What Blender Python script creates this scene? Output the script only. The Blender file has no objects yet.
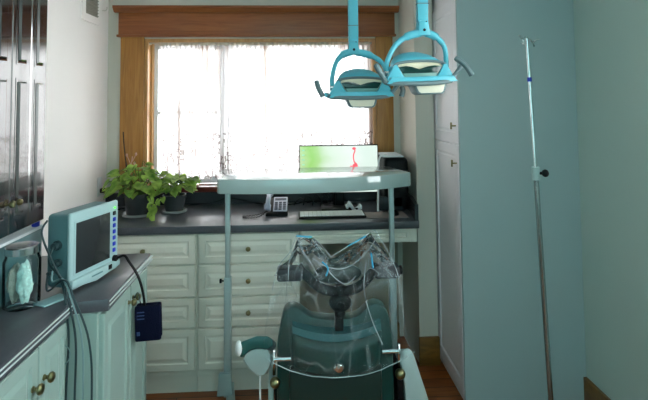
import bpy, bmesh, math, random
from math import radians as R, sin, cos, pi
from mathutils import Vector, Matrix, noise

random.seed(7)
scene = bpy.context.scene
COL = scene.collection

# ------------------------------------------------------------------ helpers
def lin(h):
    h = h.lstrip('#')
    o = []
    for i in (0, 2, 4):
        c = int(h[i:i+2], 16) / 255.0
        o.append(c / 12.92 if c <= 0.04045 else ((c + 0.055) / 1.055) ** 2.4)
    return (o[0], o[1], o[2], 1.0)

def mat(name, col, rough=0.5, metal=0.0, trans=0.0, coat=0.0, emit=None, es=0.0, var=0.0, vscale=6.0, bump=0.0, bscale=60.0, alpha=1.0, spec=0.5):
    m = bpy.data.materials.new(name); m.use_nodes = True
    nt = m.node_tree; b = nt.nodes['Principled BSDF']
    b.inputs['Coat Roughness'].default_value = 0.1
    c = lin(col) if isinstance(col, str) else col
    b.inputs['Base Color'].default_value = c
    b.inputs['Roughness'].default_value = rough
    b.inputs['Metallic'].default_value = metal
    b.inputs['Transmission Weight'].default_value = trans
    b.inputs['Coat Weight'].default_value = coat
    b.inputs['Alpha'].default_value = alpha
    b.inputs['Specular IOR Level'].default_value = spec
    if emit:
        b.inputs['Emission Color'].default_value = lin(emit); b.inputs['Emission Strength'].default_value = es
    if var > 0 or bump > 0:
        tc = nt.nodes.new('ShaderNodeTexCoord')
    if var > 0:
        n = nt.nodes.new('ShaderNodeTexNoise'); n.inputs['Scale'].default_value = vscale; n.inputs['Detail'].default_value = 4
        nt.links.new(tc.outputs['Object'], n.inputs['Vector'])
        mx = nt.nodes.new('ShaderNodeMix'); mx.data_type = 'RGBA'
        mx.inputs[6].default_value = tuple(min(1, x * (1 - var)) for x in c[:3]) + (1,)
        mx.inputs[7].default_value = tuple(min(1, x * (1 + var)) for x in c[:3]) + (1,)
        nt.links.new(n.outputs['Fac'], mx.inputs[0]); nt.links.new(mx.outputs[2], b.inputs['Base Color'])
    if bump > 0:
        n2 = nt.nodes.new('ShaderNodeTexNoise'); n2.inputs['Scale'].default_value = bscale
        nt.links.new(tc.outputs['Object'], n2.inputs['Vector'])
        bp = nt.nodes.new('ShaderNodeBump'); bp.inputs['Strength'].default_value = bump; bp.inputs['Distance'].default_value = 0.01
        nt.links.new(n2.outputs['Fac'], bp.inputs['Height']); nt.links.new(bp.outputs['Normal'], b.inputs['Normal'])
    return m

def wood(name, c1, c2, scale=(1, 14, 14), rough=0.4, planks=None, seam='#1c0f08'):
    m = bpy.data.materials.new(name); m.use_nodes = True
    nt = m.node_tree; b = nt.nodes['Principled BSDF']; b.inputs['Roughness'].default_value = rough
    tc = nt.nodes.new('ShaderNodeTexCoord'); mp = nt.nodes.new('ShaderNodeMapping')
    mp.inputs['Scale'].default_value = scale
    nt.links.new(tc.outputs['Object'], mp.inputs['Vector'])
    n = nt.nodes.new('ShaderNodeTexNoise'); n.inputs['Scale'].default_value = 3.0; n.inputs['Detail'].default_value = 6; n.inputs['Distortion'].default_value = 1.2
    nt.links.new(mp.outputs['Vector'], n.inputs['Vector'])
    cr = nt.nodes.new('ShaderNodeValToRGB')
    cr.color_ramp.elements[0].position = 0.3; cr.color_ramp.elements[0].color = lin(c1)
    cr.color_ramp.elements[1].position = 0.7; cr.color_ramp.elements[1].color = lin(c2)
    nt.links.new(n.outputs['Fac'], cr.inputs['Fac'])
    out = cr.outputs['Color']
    if planks:
        mp2 = nt.nodes.new('ShaderNodeMapping'); nt.links.new(tc.outputs['Object'], mp2.inputs['Vector'])
        br = nt.nodes.new('ShaderNodeTexBrick')
        br.inputs['Scale'].default_value = 1.0; br.inputs['Brick Width'].default_value = planks[0]; br.inputs['Row Height'].default_value = planks[1]
        br.inputs['Mortar Size'].default_value = 0.0022; br.inputs['Mortar'].default_value = lin(seam)
        br.inputs['Color1'].default_value = (1, 1, 1, 1); br.inputs['Color2'].default_value = (0.55, 0.5, 0.45, 1)
        nt.links.new(mp2.outputs['Vector'], br.inputs['Vector'])
        mx = nt.nodes.new('ShaderNodeMix'); mx.data_type = 'RGBA'; mx.blend_type = 'MULTIPLY'; mx.inputs[0].default_value = 1.0
        nt.links.new(out, mx.inputs[6]); nt.links.new(br.outputs['Color'], mx.inputs[7]); out = mx.outputs[2]
    nt.links.new(out, b.inputs['Base Color'])
    return m

def world_loc(o):
    v = Vector((0, 0, 0))
    while o is not None:
        v += o.location; o = o.parent
    return v

def tag(o, label=None, cat=None, group=None, kind=None):
    if label: o['label'] = label
    if cat: o['category'] = cat
    if group: o['group'] = group
    if kind: o['kind'] = kind
    return o

def thing(name, label, cat, loc, group=None):
    o = bpy.data.objects.new(name, None); COL.objects.link(o); o.location = loc; o.empty_display_size = 0.05
    return tag(o, label, cat, group)

def copy_tree(o, parent=None):
    c = o.copy(); COL.objects.link(c); c.parent = parent
    for ch in list(o.children): copy_tree(ch, c)
    return c

def smooth_by_angle(me, ang=35):
    # sharp edges where faces meet at a steep angle, the rest smooth where the shape is smooth
    if not any(p.use_smooth for p in me.polygons): return
    bm = bmesh.new(); bm.from_mesh(me); a = R(ang)
    for e in bm.edges:
        if len(e.link_faces) == 2 and e.calc_face_angle(0) > a: e.smooth = False
    bm.to_mesh(me); bm.free()

class MB:
    def __init__(s): s.bm = bmesh.new(); s.M = Matrix.Identity(4)
    def _add(s, verts, faces, smooth=False):
        vs = [s.bm.verts.new(s.M @ Vector(v)) for v in verts]
        for f in faces:
            try:
                fc = s.bm.faces.new([vs[i] for i in f]); fc.smooth = smooth
            except ValueError: pass
        return vs
    def box(s, x0, x1, y0, y1, z0, z1, bev=0.0, seg=2, rot=None):
        b = bmesh.new(); bmesh.ops.create_cube(b, size=1)
        c = Vector(((x0+x1)/2, (y0+y1)/2, (z0+z1)/2)); d = Vector((abs(x1-x0), abs(y1-y0), abs(z1-z0)))
        for v in b.verts: v.co = Vector((v.co.x*d.x, v.co.y*d.y, v.co.z*d.z))
        if bev > 0:
            bmesh.ops.bevel(b, geom=list(b.edges), offset=min(bev, min(d)*0.49), segments=seg, affect='EDGES', profile=0.5)
        T = Matrix.Translation(c) @ (rot.to_4x4() if rot else Matrix.Identity(4))
        s._merge(b, T, bev > 0); return s
    def _merge(s, b, T, smooth=False):
        T = s.M @ T
        mp = {v: s.bm.verts.new(T @ v.co) for v in b.verts}
        for f in b.faces:
            try:
                nf = s.bm.faces.new([mp[v] for v in f.verts]); nf.smooth = smooth
            except ValueError: pass
        b.free()
    def tube(s, pts, r, seg=10, cap=True):
        pts = [Vector(p) for p in pts]; n = len(pts)
        rs = r if isinstance(r, (list, tuple)) else [r]*n
        rings = []; up = None
        for i, p in enumerate(pts):
            t = (pts[min(i+1, n-1)] - pts[max(i-1, 0)]).normalized()
            if up is None:
                a = Vector((0, 0, 1)) if abs(t.z) < 0.9 else Vector((1, 0, 0))
                up = (a - t*a.dot(t)).normalized()
            else:
                up = (up - t*up.dot(t))
                up = up.normalized() if up.length > 1e-6 else t.orthogonal().normalized()
            w = t.cross(up)
            rings.append([s.bm.verts.new(s.M @ (p + (up*cos(2*pi*k/seg) + w*sin(2*pi*k/seg))*rs[i])) for k in range(seg)])
        for i in range(n-1):
            for k in range(seg):
                f = s.bm.faces.new([rings[i][k], rings[i][(k+1) % seg], rings[i+1][(k+1) % seg], rings[i+1][k]]); f.smooth = True
        if cap:
            s.bm.faces.new(rings[0][::-1]); s.bm.faces.new(rings[-1])
        return s
    def lathe(s, c, prof, seg=28, axis='Z', smooth=True):
        c = Vector(c); rings = []
        def P(r, h, a):
            if axis == 'Z': return Vector((r*cos(a), r*sin(a), h))
            if axis == 'Y': return Vector((r*cos(a), h, r*sin(a)))
            return Vector((h, r*cos(a), r*sin(a)))
        for r, h in prof:
            rings.append([s.bm.verts.new(s.M @ (c + P(max(r, 1e-5), h, 2*pi*k/seg))) for k in range(seg)])
        for i in range(len(prof)-1):
            for k in range(seg):
                f = s.bm.faces.new([rings[i][k], rings[i][(k+1) % seg], rings[i+1][(k+1) % seg], rings[i+1][k]]); f.smooth = smooth
        s.bm.faces.new(rings[0][::-1]); s.bm.faces.new(rings[-1])
        return s
    def ell(s, c, rx, ry, rz, u=20, v=12, zmin=-1.0):
        b = bmesh.new(); bmesh.ops.create_uvsphere(b, u_segments=u, v_segments=v, radius=1)
        for w in b.verts:
            z = max(w.co.z, zmin); w.co = Vector((w.co.x*rx, w.co.y*ry, z*rz))
        s._merge(b, Matrix.Translation(c), True); return s
    def prism(s, pts, d0, d1, axis='Y', bev=0.0, smooth=False):
        b = bmesh.new()
        def P(u, w, d):
            return {'Y': (u, d, w), 'X': (d, u, w), 'Z': (u, w, d)}[axis]
        A = [b.verts.new(P(u, w, d0)) for u, w in pts]; B = [b.verts.new(P(u, w, d1)) for u, w in pts]
        n = len(pts)
        b.faces.new(A); b.faces.new(B[::-1])
        for i in range(n): b.faces.new([A[i], B[i], B[(i+1) % n], A[(i+1) % n]])
        bmesh.ops.recalc_face_normals(b, faces=b.faces)
        if bev > 0:
            bmesh.ops.bevel(b, geom=list(b.edges), offset=bev, segments=2, affect='EDGES', profile=0.5, clamp_overlap=True)
        s._merge(b, Matrix.Identity(4), smooth or bev > 0); return s
    def nested(s, rects):
        """rects: list of 4-corner loops; skins between consecutive loops and closes the last"""
        prev = None
        for q in rects:
            cur = [s.bm.verts.new(s.M @ Vector(p)) for p in q]
            if prev:
                for i in range(4): s.bm.faces.new([prev[i], prev[(i+1) % 4], cur[(i+1) % 4], cur[i]])
            prev = cur
        s.bm.faces.new(prev); return s
    def build(s, name, m, parent=None, sub=0, auto=True, kind=None):
        me = bpy.data.meshes.new(name)
        bmesh.ops.recalc_face_normals(s.bm, faces=s.bm.faces)
        off = world_loc(parent) if parent else Vector((0, 0, 0))
        if off.length > 0: bmesh.ops.translate(s.bm, verts=s.bm.verts, vec=-off)
        s.bm.to_mesh(me); s.bm.free()
        o = bpy.data.objects.new(name, me); COL.objects.link(o)
        if m: me.materials.append(m)
        if parent: o.parent = parent
        if auto:
            smooth_by_angle(me)
        if sub:
            md = o.modifiers.new('sub', 'SUBSURF'); md.levels = sub; md.render_levels = sub
        if kind: o['kind'] = kind
        return o

def smooth_path(pts, n=8):
    P = [Vector(p) for p in pts]; out = []
    for i in range(len(P)-1):
        p0 = P[max(i-1, 0)]; p1 = P[i]; p2 = P[i+1]; p3 = P[min(i+2, len(P)-1)]
        for k in range(n):
            t = k/n
            out.append(0.5*((2*p1) + (p2-p0)*t + (2*p0-5*p1+4*p2-p3)*t*t + (3*p1-p0-3*p2+p3)*t**3))
    out.append(P[-1]); return out


# ------------------------------------------------------------------ materials
M = {}
M['wall_left'] = mat('painted_wall_warm', '#f7f0ee', 0.6, var=0.02, vscale=2, spec=0.3)
M['wall_back'] = mat('painted_wall_sage', '#c9c6ba', 0.6, var=0.02, vscale=2, spec=0.3)
M['wall_right'] = mat('painted_wall_mint', '#b4c9c2', 0.6, var=0.03, vscale=2, spec=0.3)
M['ceiling'] = mat('ceiling_paint', '#e2e2dc', 0.8)
M['panel'] = mat('blue_green_panel', '#9fb2b3', 0.45, var=0.02, vscale=3)
M['cab_mint'] = mat('mint_white_lacquer', '#93aba5', 0.3, var=0.02)
M['cab_cream'] = mat('cream_lacquer', '#d6d6ca', 0.4, var=0.02)
M['cab_white'] = mat('white_lacquer', '#f8f3f8', 0.3)
M['door_dark'] = mat('black_brown_lacquer', '#1f1114', 0.2, coat=1.0, spec=0.8)
M['door_dark'].node_tree.nodes['Principled BSDF'].inputs['Coat IOR'].default_value = 1.85
M['door_dark'].node_tree.nodes['Principled BSDF'].inputs['Coat Roughness'].default_value = 0.06
M['laminate'] = mat('grey_laminate', '#484b51', 0.3, var=0.18, vscale=90)
M['laminate_edge'] = mat('dark_laminate_edge', '#35373a', 0.25, var=0.15, vscale=90)
M['stripe'] = mat('pale_edge_stripe', '#cfdada', 0.3)
M['header'] = wood('header_wood', '#80431f', '#9c5c30', (1, 14, 14), 0.4)
M['casing'] = wood('casing_wood', '#9a632a', '#b57f3c', (14, 14, 1), 0.4)
M['jamb'] = wood('jamb_wood', '#b07a44', '#c9965e', (14, 14, 1), 0.4)
M['sillwood'] = wood('sill_wood', '#5a2018', '#74301f', (1, 14, 14), 0.3)
M['floor'] = wood('floor_planks', '#7a3d15', '#a8602a', (1.2, 14, 14), 0.35, planks=(1.3, 0.085))
M['basewood'] = wood('baseboard_wood', '#6a4515', '#8a5e22', (2, 10, 10), 0.4)
M['brass'] = mat('old_brass', '#8c8460', 0.28, 1.0)
M['chrome'] = mat('chrome', '#d6dadb', 0.12, 1.0)
M['steel'] = mat('brushed_steel', '#aeb6b8', 0.22, 1.0)
M['table_top'] = mat('table_white', '#98aba9', 0.14, spec=0.6, coat=0.6)
M['table_metal'] = mat('table_grey_paint', '#9aabab', 0.35, 0.2)
M['lamp_blue'] = mat('turquoise_plastic', '#52b0c2', 0.35)
M['lamp_grey'] = mat('lamp_grey_rubber', '#5f7377', 0.5)
M['lamp_reflector'] = mat('cream_reflector', '#d9d2b8', 0.25)
M['lamp_dark'] = mat('dark_green_glass', '#12332f', 0.1)
M['lamp_shield'] = mat('cream_shield', '#d8d3bf', 0.3)
M['chair_green'] = mat('dark_green_plastic', '#123d39', 0.4)
M['chair_dark'] = mat('deep_green_vinyl', '#08231e', 0.5, bump=0.1, bscale=20)
M['chair_teal'] = mat('teal_trim', '#2c5c60', 0.35)
M['pad_teal'] = mat('teal_vinyl', '#1f5a58', 0.35)
M['arm_grey'] = mat('pale_grey_plastic', '#a9b9b8', 0.3)
M['black'] = mat('black_plastic', '#08090b', 0.5, spec=0.2)
M['black_soft'] = mat('charcoal_vinyl', '#1c2228', 0.5)
M['monitor_case'] = mat('aqua_grey_plastic', '#a0bcbe', 0.4)
M['monitor_side'] = mat('aqua_side_plastic', '#557b80', 0.45)
M['screen_dark'] = mat('dark_screen', '#2b2e30', 0.25)
M['navy'] = mat('navy_fabric', '#060b22', 0.8, spec=0.1, bump=0.3, bscale=200)
M['blue'] = mat('blue_plastic', '#0f2fae', 0.35)
M['cable'] = mat('grey_cable', '#22383c', 0.4)
M['cable_light'] = mat('pale_cable', '#7f9a9c', 0.4)
M['leaf'] = mat('pothos_leaf', '#5f8a35', 0.35, var=0.45, vscale=14)
def leaf_mat():
    m = bpy.data.materials.new('pothos_leaf_green'); m.use_nodes = True; nt = m.node_tree; b = nt.nodes['Principled BSDF']
    b.inputs['Roughness'].default_value = 0.35
    tc = nt.nodes.new('ShaderNodeTexCoord'); n = nt.nodes.new('ShaderNodeTexNoise'); n.inputs['Scale'].default_value = 16; nt.links.new(tc.outputs['Object'], n.inputs[0])
    cr = nt.nodes.new('ShaderNodeValToRGB'); cr.color_ramp.elements[0].position = 0.3; cr.color_ramp.elements[0].color = lin('#4d7a2a'); cr.color_ramp.elements[1].position = 0.7; cr.color_ramp.elements[1].color = lin('#bcd968')
    nt.links.new(n.outputs[0], cr.inputs[0]); nt.links.new(cr.outputs[0], b.inputs['Base Color'])
    tl = nt.nodes.new('ShaderNodeBsdfTranslucent'); nt.links.new(cr.outputs[0], tl.inputs[0])
    mx = nt.nodes.new('ShaderNodeMixShader'); mx.inputs[0].default_value = 0.45
    nt.links.new(b.outputs[0], mx.inputs[1]); nt.links.new(tl.outputs[0], mx.inputs[2]); nt.links.new(mx.outputs[0], nt.nodes['Material Output'].inputs[0]); return m
M['leaf'] = leaf_mat()
M['stem'] = mat('plant_stem', '#5b6b30', 0.6)
M['twig'] = mat('dry_twig', '#3a261d', 0.8)
M['twig_pink'] = mat('pinkish_twig', '#c99a8a', 0.8)
M['pot'] = mat('charcoal_pot', '#2e3234', 0.5)
M['saucer'] = mat('grey_saucer', '#85898a', 0.4)
M['soil'] = mat('soil', '#1d1712', 0.9, var=0.3, vscale=80)
M['white'] = mat('white_plastic', '#e8ebec', 0.3)
M['phone_grey'] = mat('phone_silver', '#a9b0c4', 0.35)
M['keys'] = mat('phone_keys', '#3c4254', 0.4)
M['paper'] = mat('white_paper', '#dfe6ea', 0.6)
M['rod'] = mat('rod_white', '#cfc8c0', 0.4)
M['amber'] = mat('amber_plastic', '#7a5a18', 0.3)
M['tan'] = mat('tan_ceramic', '#c99a6a', 0.4)
M['mask'] = mat('mask_fabric', '#b4cfc8', 0.8, var=0.45, vscale=120)
M['dark_cloth'] = mat('dark_mask_fabric', '#a09d92', 0.8, var=0.4, vscale=90)
M['green_led'] = mat('green_led', '#60ff40', 0.3, emit='#60ff40', es=1.2)
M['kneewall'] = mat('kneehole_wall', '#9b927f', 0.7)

def glassy(name, col, a, rough=0.05):
    m = bpy.data.materials.new(name); m.use_nodes = True; nt = m.node_tree
    nt.nodes.clear(); out = nt.nodes.new('ShaderNodeOutputMaterial')
    tr = nt.nodes.new('ShaderNodeBsdfTransparent'); tr.inputs[0].default_value = lin(col)
    gl = nt.nodes.new('ShaderNodeBsdfGlossy'); gl.inputs['Roughness'].default_value = rough
    fr = nt.nodes.new('ShaderNodeFresnel'); fr.inputs['IOR'].default_value = a
    mx = nt.nodes.new('ShaderNodeMixShader')
    nt.links.new(fr.outputs[0], mx.inputs[0]); nt.links.new(tr.outputs[0], mx.inputs[1]); nt.links.new(gl.outputs[0], mx.inputs[2])
    nt.links.new(mx.outputs[0], out.inputs[0]); return m
M['glass'] = glassy('window_glass', '#f6fbfb', 1.3)
M['tinted'] = glassy('tinted_window_glass', '#98b2b4', 1.2)  # tint turns the rear fill light teal
M['jarglass'] = glassy('jar_glass', '#fbffff', 1.16)

def plastic_film():
    m = bpy.data.materials.new('clear_plastic_film'); m.use_nodes = True; nt = m.node_tree
    nt.nodes.clear(); N = nt.nodes.new; K = nt.links.new
    out = N('ShaderNodeOutputMaterial')
    tr = N('ShaderNodeBsdfTransparent'); tr.inputs[0].default_value = (0.975, 0.985, 0.99, 1)
    gl = N('ShaderNodeBsdfGlossy'); gl.inputs['Roughness'].default_value = 0.08; gl.inputs[0].default_value = (0.9, 0.97, 1, 1)
    df = N('ShaderNodeBsdfDiffuse'); df.inputs[0].default_value = (0.75, 0.84, 0.88, 1)
    tc = N('ShaderNodeTexCoord'); sep = N('ShaderNodeSeparateXYZ'); K(tc.outputs['Object'], sep.inputs[0])
    def crease(scale, rotz, thr, seed):
        mp = N('ShaderNodeMapping'); mp.inputs['Scale'].default_value = scale; mp.inputs['Rotation'].default_value = (0, rotz, 0); mp.inputs['Location'].default_value = (seed, seed, 0)
        K(tc.outputs['Object'], mp.inputs[0])
        nz = N('ShaderNodeTexNoise'); nz.inputs['Scale'].default_value = 0.7; nz.inputs['Detail'].default_value = 1; K(mp.outputs[0], nz.inputs[0])
        ad = N('ShaderNodeVectorMath'); ad.operation = 'MULTIPLY_ADD'; ad.inputs[1].default_value = (1.2, 1.2, 1.2); K(nz.outputs['Color'], ad.inputs[0]); K(mp.outputs[0], ad.inputs[2])
        v = N('ShaderNodeTexVoronoi'); v.feature = 'DISTANCE_TO_EDGE'; v.inputs['Scale'].default_value = 1.0; K(ad.outputs[0], v.inputs['Vector'])
        r = N('ShaderNodeMapRange'); r.inputs['From Min'].default_value = 0; r.inputs['From Max'].default_value = thr; r.inputs['To Min'].default_value = 1; r.inputs['To Max'].default_value = 0; K(v.outputs['Distance'], r.inputs[0])
        return r.outputs[0], v.outputs['Distance']
    a, da = crease((9, 9, 3), 0.3, 0.03, 1.0)
    b, db = crease((20, 20, 12), -0.6, 0.05, 4.0)
    up = N('ShaderNodeMapRange'); up.inputs['From Min'].default_value = 0.80; up.inputs['From Max'].default_value = 0.90; K(sep.outputs[2], up.inputs[0])
    bm_ = N('ShaderNodeMath'); bm_.operation = 'MULTIPLY'; K(b, bm_.inputs[0]); K(up.outputs[0], bm_.inputs[1])
    mxx = N('ShaderNodeMath'); mxx.operation = 'MAXIMUM'; K(a, mxx.inputs[0]); K(bm_.outputs[0], mxx.inputs[1])
    base = N('ShaderNodeMapRange'); base.inputs['To Min'].default_value = 0.015; base.inputs['To Max'].default_value = 0.03; K(up.outputs[0], base.inputs[0])
    fc = N('ShaderNodeMath'); fc.operation = 'MULTIPLY_ADD'; fc.inputs[1].default_value = 0.14; K(mxx.outputs[0], fc.inputs[0]); K(base.outputs[0], fc.inputs[2])
    bp = N('ShaderNodeBump'); bp.inputs['Strength'].default_value = 0.7; bp.inputs['Distance'].default_value = 0.02
    hh = N('ShaderNodeMath'); hh.operation = 'ADD'; K(da, hh.inputs[0]); K(db, hh.inputs[1]); K(hh.outputs[0], bp.inputs['Height'])
    K(bp.outputs[0], gl.inputs['Normal'])
    lw = N('ShaderNodeFresnel'); lw.inputs['IOR'].default_value = 1.18; K(bp.outputs[0], lw.inputs['Normal'])
    m1 = N('ShaderNodeMixShader'); K(fc.outputs[0], m1.inputs[0]); K(tr.outputs[0], m1.inputs[1]); K(df.outputs[0], m1.inputs[2])
    m2 = N('ShaderNodeMixShader'); K(lw.outputs[0], m2.inputs[0]); K(m1.outputs[0], m2.inputs[1]); K(gl.outputs[0], m2.inputs[2])
    K(m2.outputs[0], out.inputs[0]); return m
M['film'] = plastic_film()
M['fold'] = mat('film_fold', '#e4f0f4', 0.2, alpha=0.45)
M['fold_blue'] = mat('film_blue_edge', '#4fb6dc', 0.25, alpha=0.6)  # sky reflection on the film given as cyan colour
M['hem'] = mat('film_hem', '#c9dcdf', 0.2, alpha=0.6)

def curtain_mat():
    m = bpy.data.materials.new('sheer_lace_fabric'); m.use_nodes = True; nt = m.node_tree
    nt.nodes.clear(); N = nt.nodes.new; K = nt.links.new
    out = N('ShaderNodeOutputMaterial')
    tr = N('ShaderNodeBsdfTransparent')
    tl = N('ShaderNodeBsdfTranslucent'); df = N('ShaderNodeBsdfDiffuse')
    tc = N('ShaderNodeTexCoord'); sep = N('ShaderNodeSeparateXYZ'); K(tc.outputs['Object'], sep.inputs[0])
    def math_(op, a, b=None, c=None):
        n = N('ShaderNodeMath'); n.operation = op
        for k, v in enumerate((a, b, c)):
            if v is None: continue
            if isinstance(v, (int, float)): n.inputs[k].default_value = v
            else: K(v, n.inputs[k])
        return n.outputs[0]
    # woven streaks running down the cloth (denser gathers)
    cmb = N('ShaderNodeCombineXYZ'); K(math_('MULTIPLY', sep.outputs[0], 26.0), cmb.inputs[0]); K(math_('MULTIPLY', sep.outputs[2], 0.8), cmb.inputs[2])
    st = N('ShaderNodeTexNoise'); st.inputs['Scale'].default_value = 1.0; st.inputs['Detail'].default_value = 3; K(cmb.outputs[0], st.inputs[0])
    streak = N('ShaderNodeMapRange'); streak.inputs['From Min'].default_value = 0.45; streak.inputs['From Max'].default_value = 0.72; K(st.outputs[0], streak.inputs[0])
    cr = N('ShaderNodeMix'); cr.data_type = 'RGBA'; K(streak.outputs[0], cr.inputs[0])
    cr.inputs[6].default_value = (0.72, 0.69, 0.70, 1); cr.inputs[7].default_value = (0.24, 0.17, 0.14, 1)
    # lace web in the lower third
    vo = N('ShaderNodeTexVoronoi'); vo.feature = 'DISTANCE_TO_EDGE'; vo.inputs['Scale'].default_value = 30; K(tc.outputs['Object'], vo.inputs['Vector'])
    w = N('ShaderNodeTexWave'); w.wave_type = 'RINGS'; w.rings_direction = 'SPHERICAL'; w.inputs['Scale'].default_value = 5; w.inputs['Distortion'].default_value = 9; w.inputs['Detail'].default_value = 1
    K(tc.outputs['Object'], w.inputs['Vector'])
    web = math_('MULTIPLY', math_('LESS_THAN', vo.outputs['Distance'], 0.09), math_('GREATER_THAN', w.outputs['Fac'], 0.35))
    lace = math_('MULTIPLY', web, math_('LESS_THAN', sep.outputs[2], 1.38))
    c2 = N('ShaderNodeMix'); c2.data_type = 'RGBA'; K(lace, c2.inputs[0]); K(cr.outputs[2], c2.inputs[6]); c2.inputs[7].default_value = (0.22, 0.175, 0.17, 1)
    K(c2.outputs[2], tl.inputs[0]); K(c2.outputs[2], df.inputs[0])
    cloth = N('ShaderNodeMixShader'); cloth.inputs[0].default_value = 0.35
    K(tl.outputs[0], cloth.inputs[1]); K(df.outputs[0], cloth.inputs[2])
    op = math_('MINIMUM', math_('ADD', math_('MULTIPLY_ADD', streak.outputs[0], 0.08, 0.90), math_('MULTIPLY', lace, 0.2)), 0.98)
    mx = N('ShaderNodeMixShader'); K(op, mx.inputs[0])
    K(tr.outputs[0], mx.inputs[1]); K(cloth.outputs[0], mx.inputs[2]); K(mx.outputs[0], out.inputs[0]); return m
M['curtain'] = curtain_mat()

def screen_mat():
    m = bpy.data.materials.new('lit_screen'); m.use_nodes = True; nt = m.node_tree
    b = nt.nodes['Principled BSDF']; b.inputs['Base Color'].default_value = (0.02, 0.02, 0.02, 1)
    b.inputs['Roughness'].default_value = 0.3
    tc = nt.nodes.new('ShaderNodeTexCoord'); sep = nt.nodes.new('ShaderNodeSeparateXYZ'); nt.links.new(tc.outputs['Generated'], sep.inputs[0])
    n = nt.nodes.new('ShaderNodeTexNoise'); n.inputs['Scale'].default_value = 2.2; nt.links.new(tc.outputs['Generated'], n.inputs[0])
    ad = nt.nodes.new('ShaderNodeMath'); ad.operation = 'MULTIPLY_ADD'; ad.inputs[1].default_value = 0.35
    nt.links.new(n.outputs[0], ad.inputs[0]); nt.links.new(sep.outputs[0], ad.inputs[2])
    cr = nt.nodes.new('ShaderNodeValToRGB'); e = cr.color_ramp.elements
    e[0].position = 0.15; e[0].color = lin('#cdeeb4'); e[1].position = 1.0; e[1].color = lin('#e8fbf0')
    for p, c in ((0.3, '#a5e27a'), (0.42, '#b8e79a'), (0.55, '#e6fbe6'), (0.8, '#f6fffa')):
        k = e.new(p); k.color = lin(c)
    nt.links.new(ad.outputs[0], cr.inputs[0]); nt.links.new(cr.outputs[0], b.inputs['Emission Color'])
    b.inputs['Emission Strength'].default_value = SCREEN
    return m
SCREEN = 0.62
M['screen_lit'] = screen_mat()
M['screen_pink'] = mat('screen_pink', '#f05a68', 0.4, emit='#f05a68', es=0.6)
M['screen_icon'] = mat('screen_icon', '#7fb0a0', 0.4, emit='#7fc0a0', es=0.6)

# ------------------------------------------------------------------ the room
XL, XR, YB, ZC, YR = -1.26, 1.50, 3.42, 2.62, -1.3
def struct(name, mb, m):
    o = mb.build(name, m); o['kind'] = 'structure'; return o

struct('floor', MB().box(XL-0.1, XR+0.1, YR-0.1, YB+0.1, -0.06, 0), M['floor'])
struct('ceiling', MB().box(XL-0.1, XR+0.1, YR-0.1, YB+0.1, ZC, ZC+0.06), M['ceiling'])
struct('wall_left', MB().box(XL-0.1, XL, YR-0.1, YB+0.2, 0, ZC), M['wall_left'])
b = MB()      # right wall, with an unseen window added to light the left wall
b.box(XR, XR+0.1, YR-0.1, 0.35, 0, ZC); b.box(XR, XR+0.1, 1.65, YB+0.2, 0, ZC); b.box(XR, XR+0.1, 0.35, 1.65, 0, 0.95); b.box(XR, XR+0.1, 0.35, 1.65, 2.3, ZC)
struct('wall_right', b, M['wall_right'])
b = MB()      # wall behind the viewer, with a wide unseen window added for fill light
b.box(XL, -0.95, YR-0.1, YR, 0, ZC); b.box(1.25, XR, YR-0.1, YR, 0, ZC); b.box(-0.95, 1.25, YR-0.1, YR, 0, 0.75); b.box(-0.95, 1.25, YR-0.1, YR, 2.45, ZC)
struct('wall_rear', b, M['wall_right'])
WX0, WX1, WZ0, WZ1 = -1.017, 0.548, 1.03, 2.018
b = MB()
b.box(XL, WX0, YB, YB+0.2, 0, ZC); b.box(WX1, XR, YB, YB+0.2, 0, ZC)
b.box(WX0, WX1, YB, YB+0.2, 0, WZ0-0.03); b.box(WX0, WX1, YB, YB+0.2, WZ1, ZC)
struct('wall_back', b, M['wall_back'])
# end of the partition that closes the desk alcove
struct('wall_alcove', MB().prism([(0.733, 3.05), (0.848, 3.05), (0.848, YB), (0.714, YB)], 0, ZC, 'Z'), M['wall_back'])

# window: jambs, frame, muntins, panes
b = MB()
b.box(WX0, WX0+0.022, YB-0.005, YB+0.16, WZ0, WZ1); b.box(WX1-0.022, WX1, YB-0.005, YB+0.16, WZ0, WZ1)
b.box(WX0+0.022, WX1-0.022, YB-0.005, YB+0.16, WZ1-0.022, WZ1)
for x0, x1 in ((WX0+0.022, WX0+0.036), (WX1-0.036, WX1-0.022)):
    b.box(x0, x1, YB+0.06, YB+0.1, WZ0, WZ1-0.022)
struct('trim_1', b, M['jamb'])
FY0, FY1 = YB+0.10, YB+0.14
win = MB()
x0, x1, z0, z1, xm = WX0+0.022, WX1-0.022, WZ0, WZ1-0.022, -0.50
win.box(x0, x0+0.04, FY0, FY1, z0, z1); win.box(x1-0.04, x1, FY0, FY1, z0, z1)
win.box(x0+0.04, x1-0.04, FY0, FY1, z0, z0+0.05); win.box(x0+0.04, x1-0.04, FY0, FY1, z1-0.04, z1)
win.box(xm-0.035, xm+0.035, FY0, FY1, z0+0.05, z1-0.04)
win.box(-0.825, -0.805, FY0+0.005, FY1-0.005, z0+0.05, z1-0.04)
win.box(x0+0.04, xm-0.035, FY0+0.005, FY1-0.005, 1.505, 1.53)
w1 = struct('window_1', win, M['white'])
gl = MB().box(x0+0.03, x1-0.03, FY0+0.018, FY0+0.022, z0+0.04, z1-0.03).build('pane', M['glass'], w1)

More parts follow.
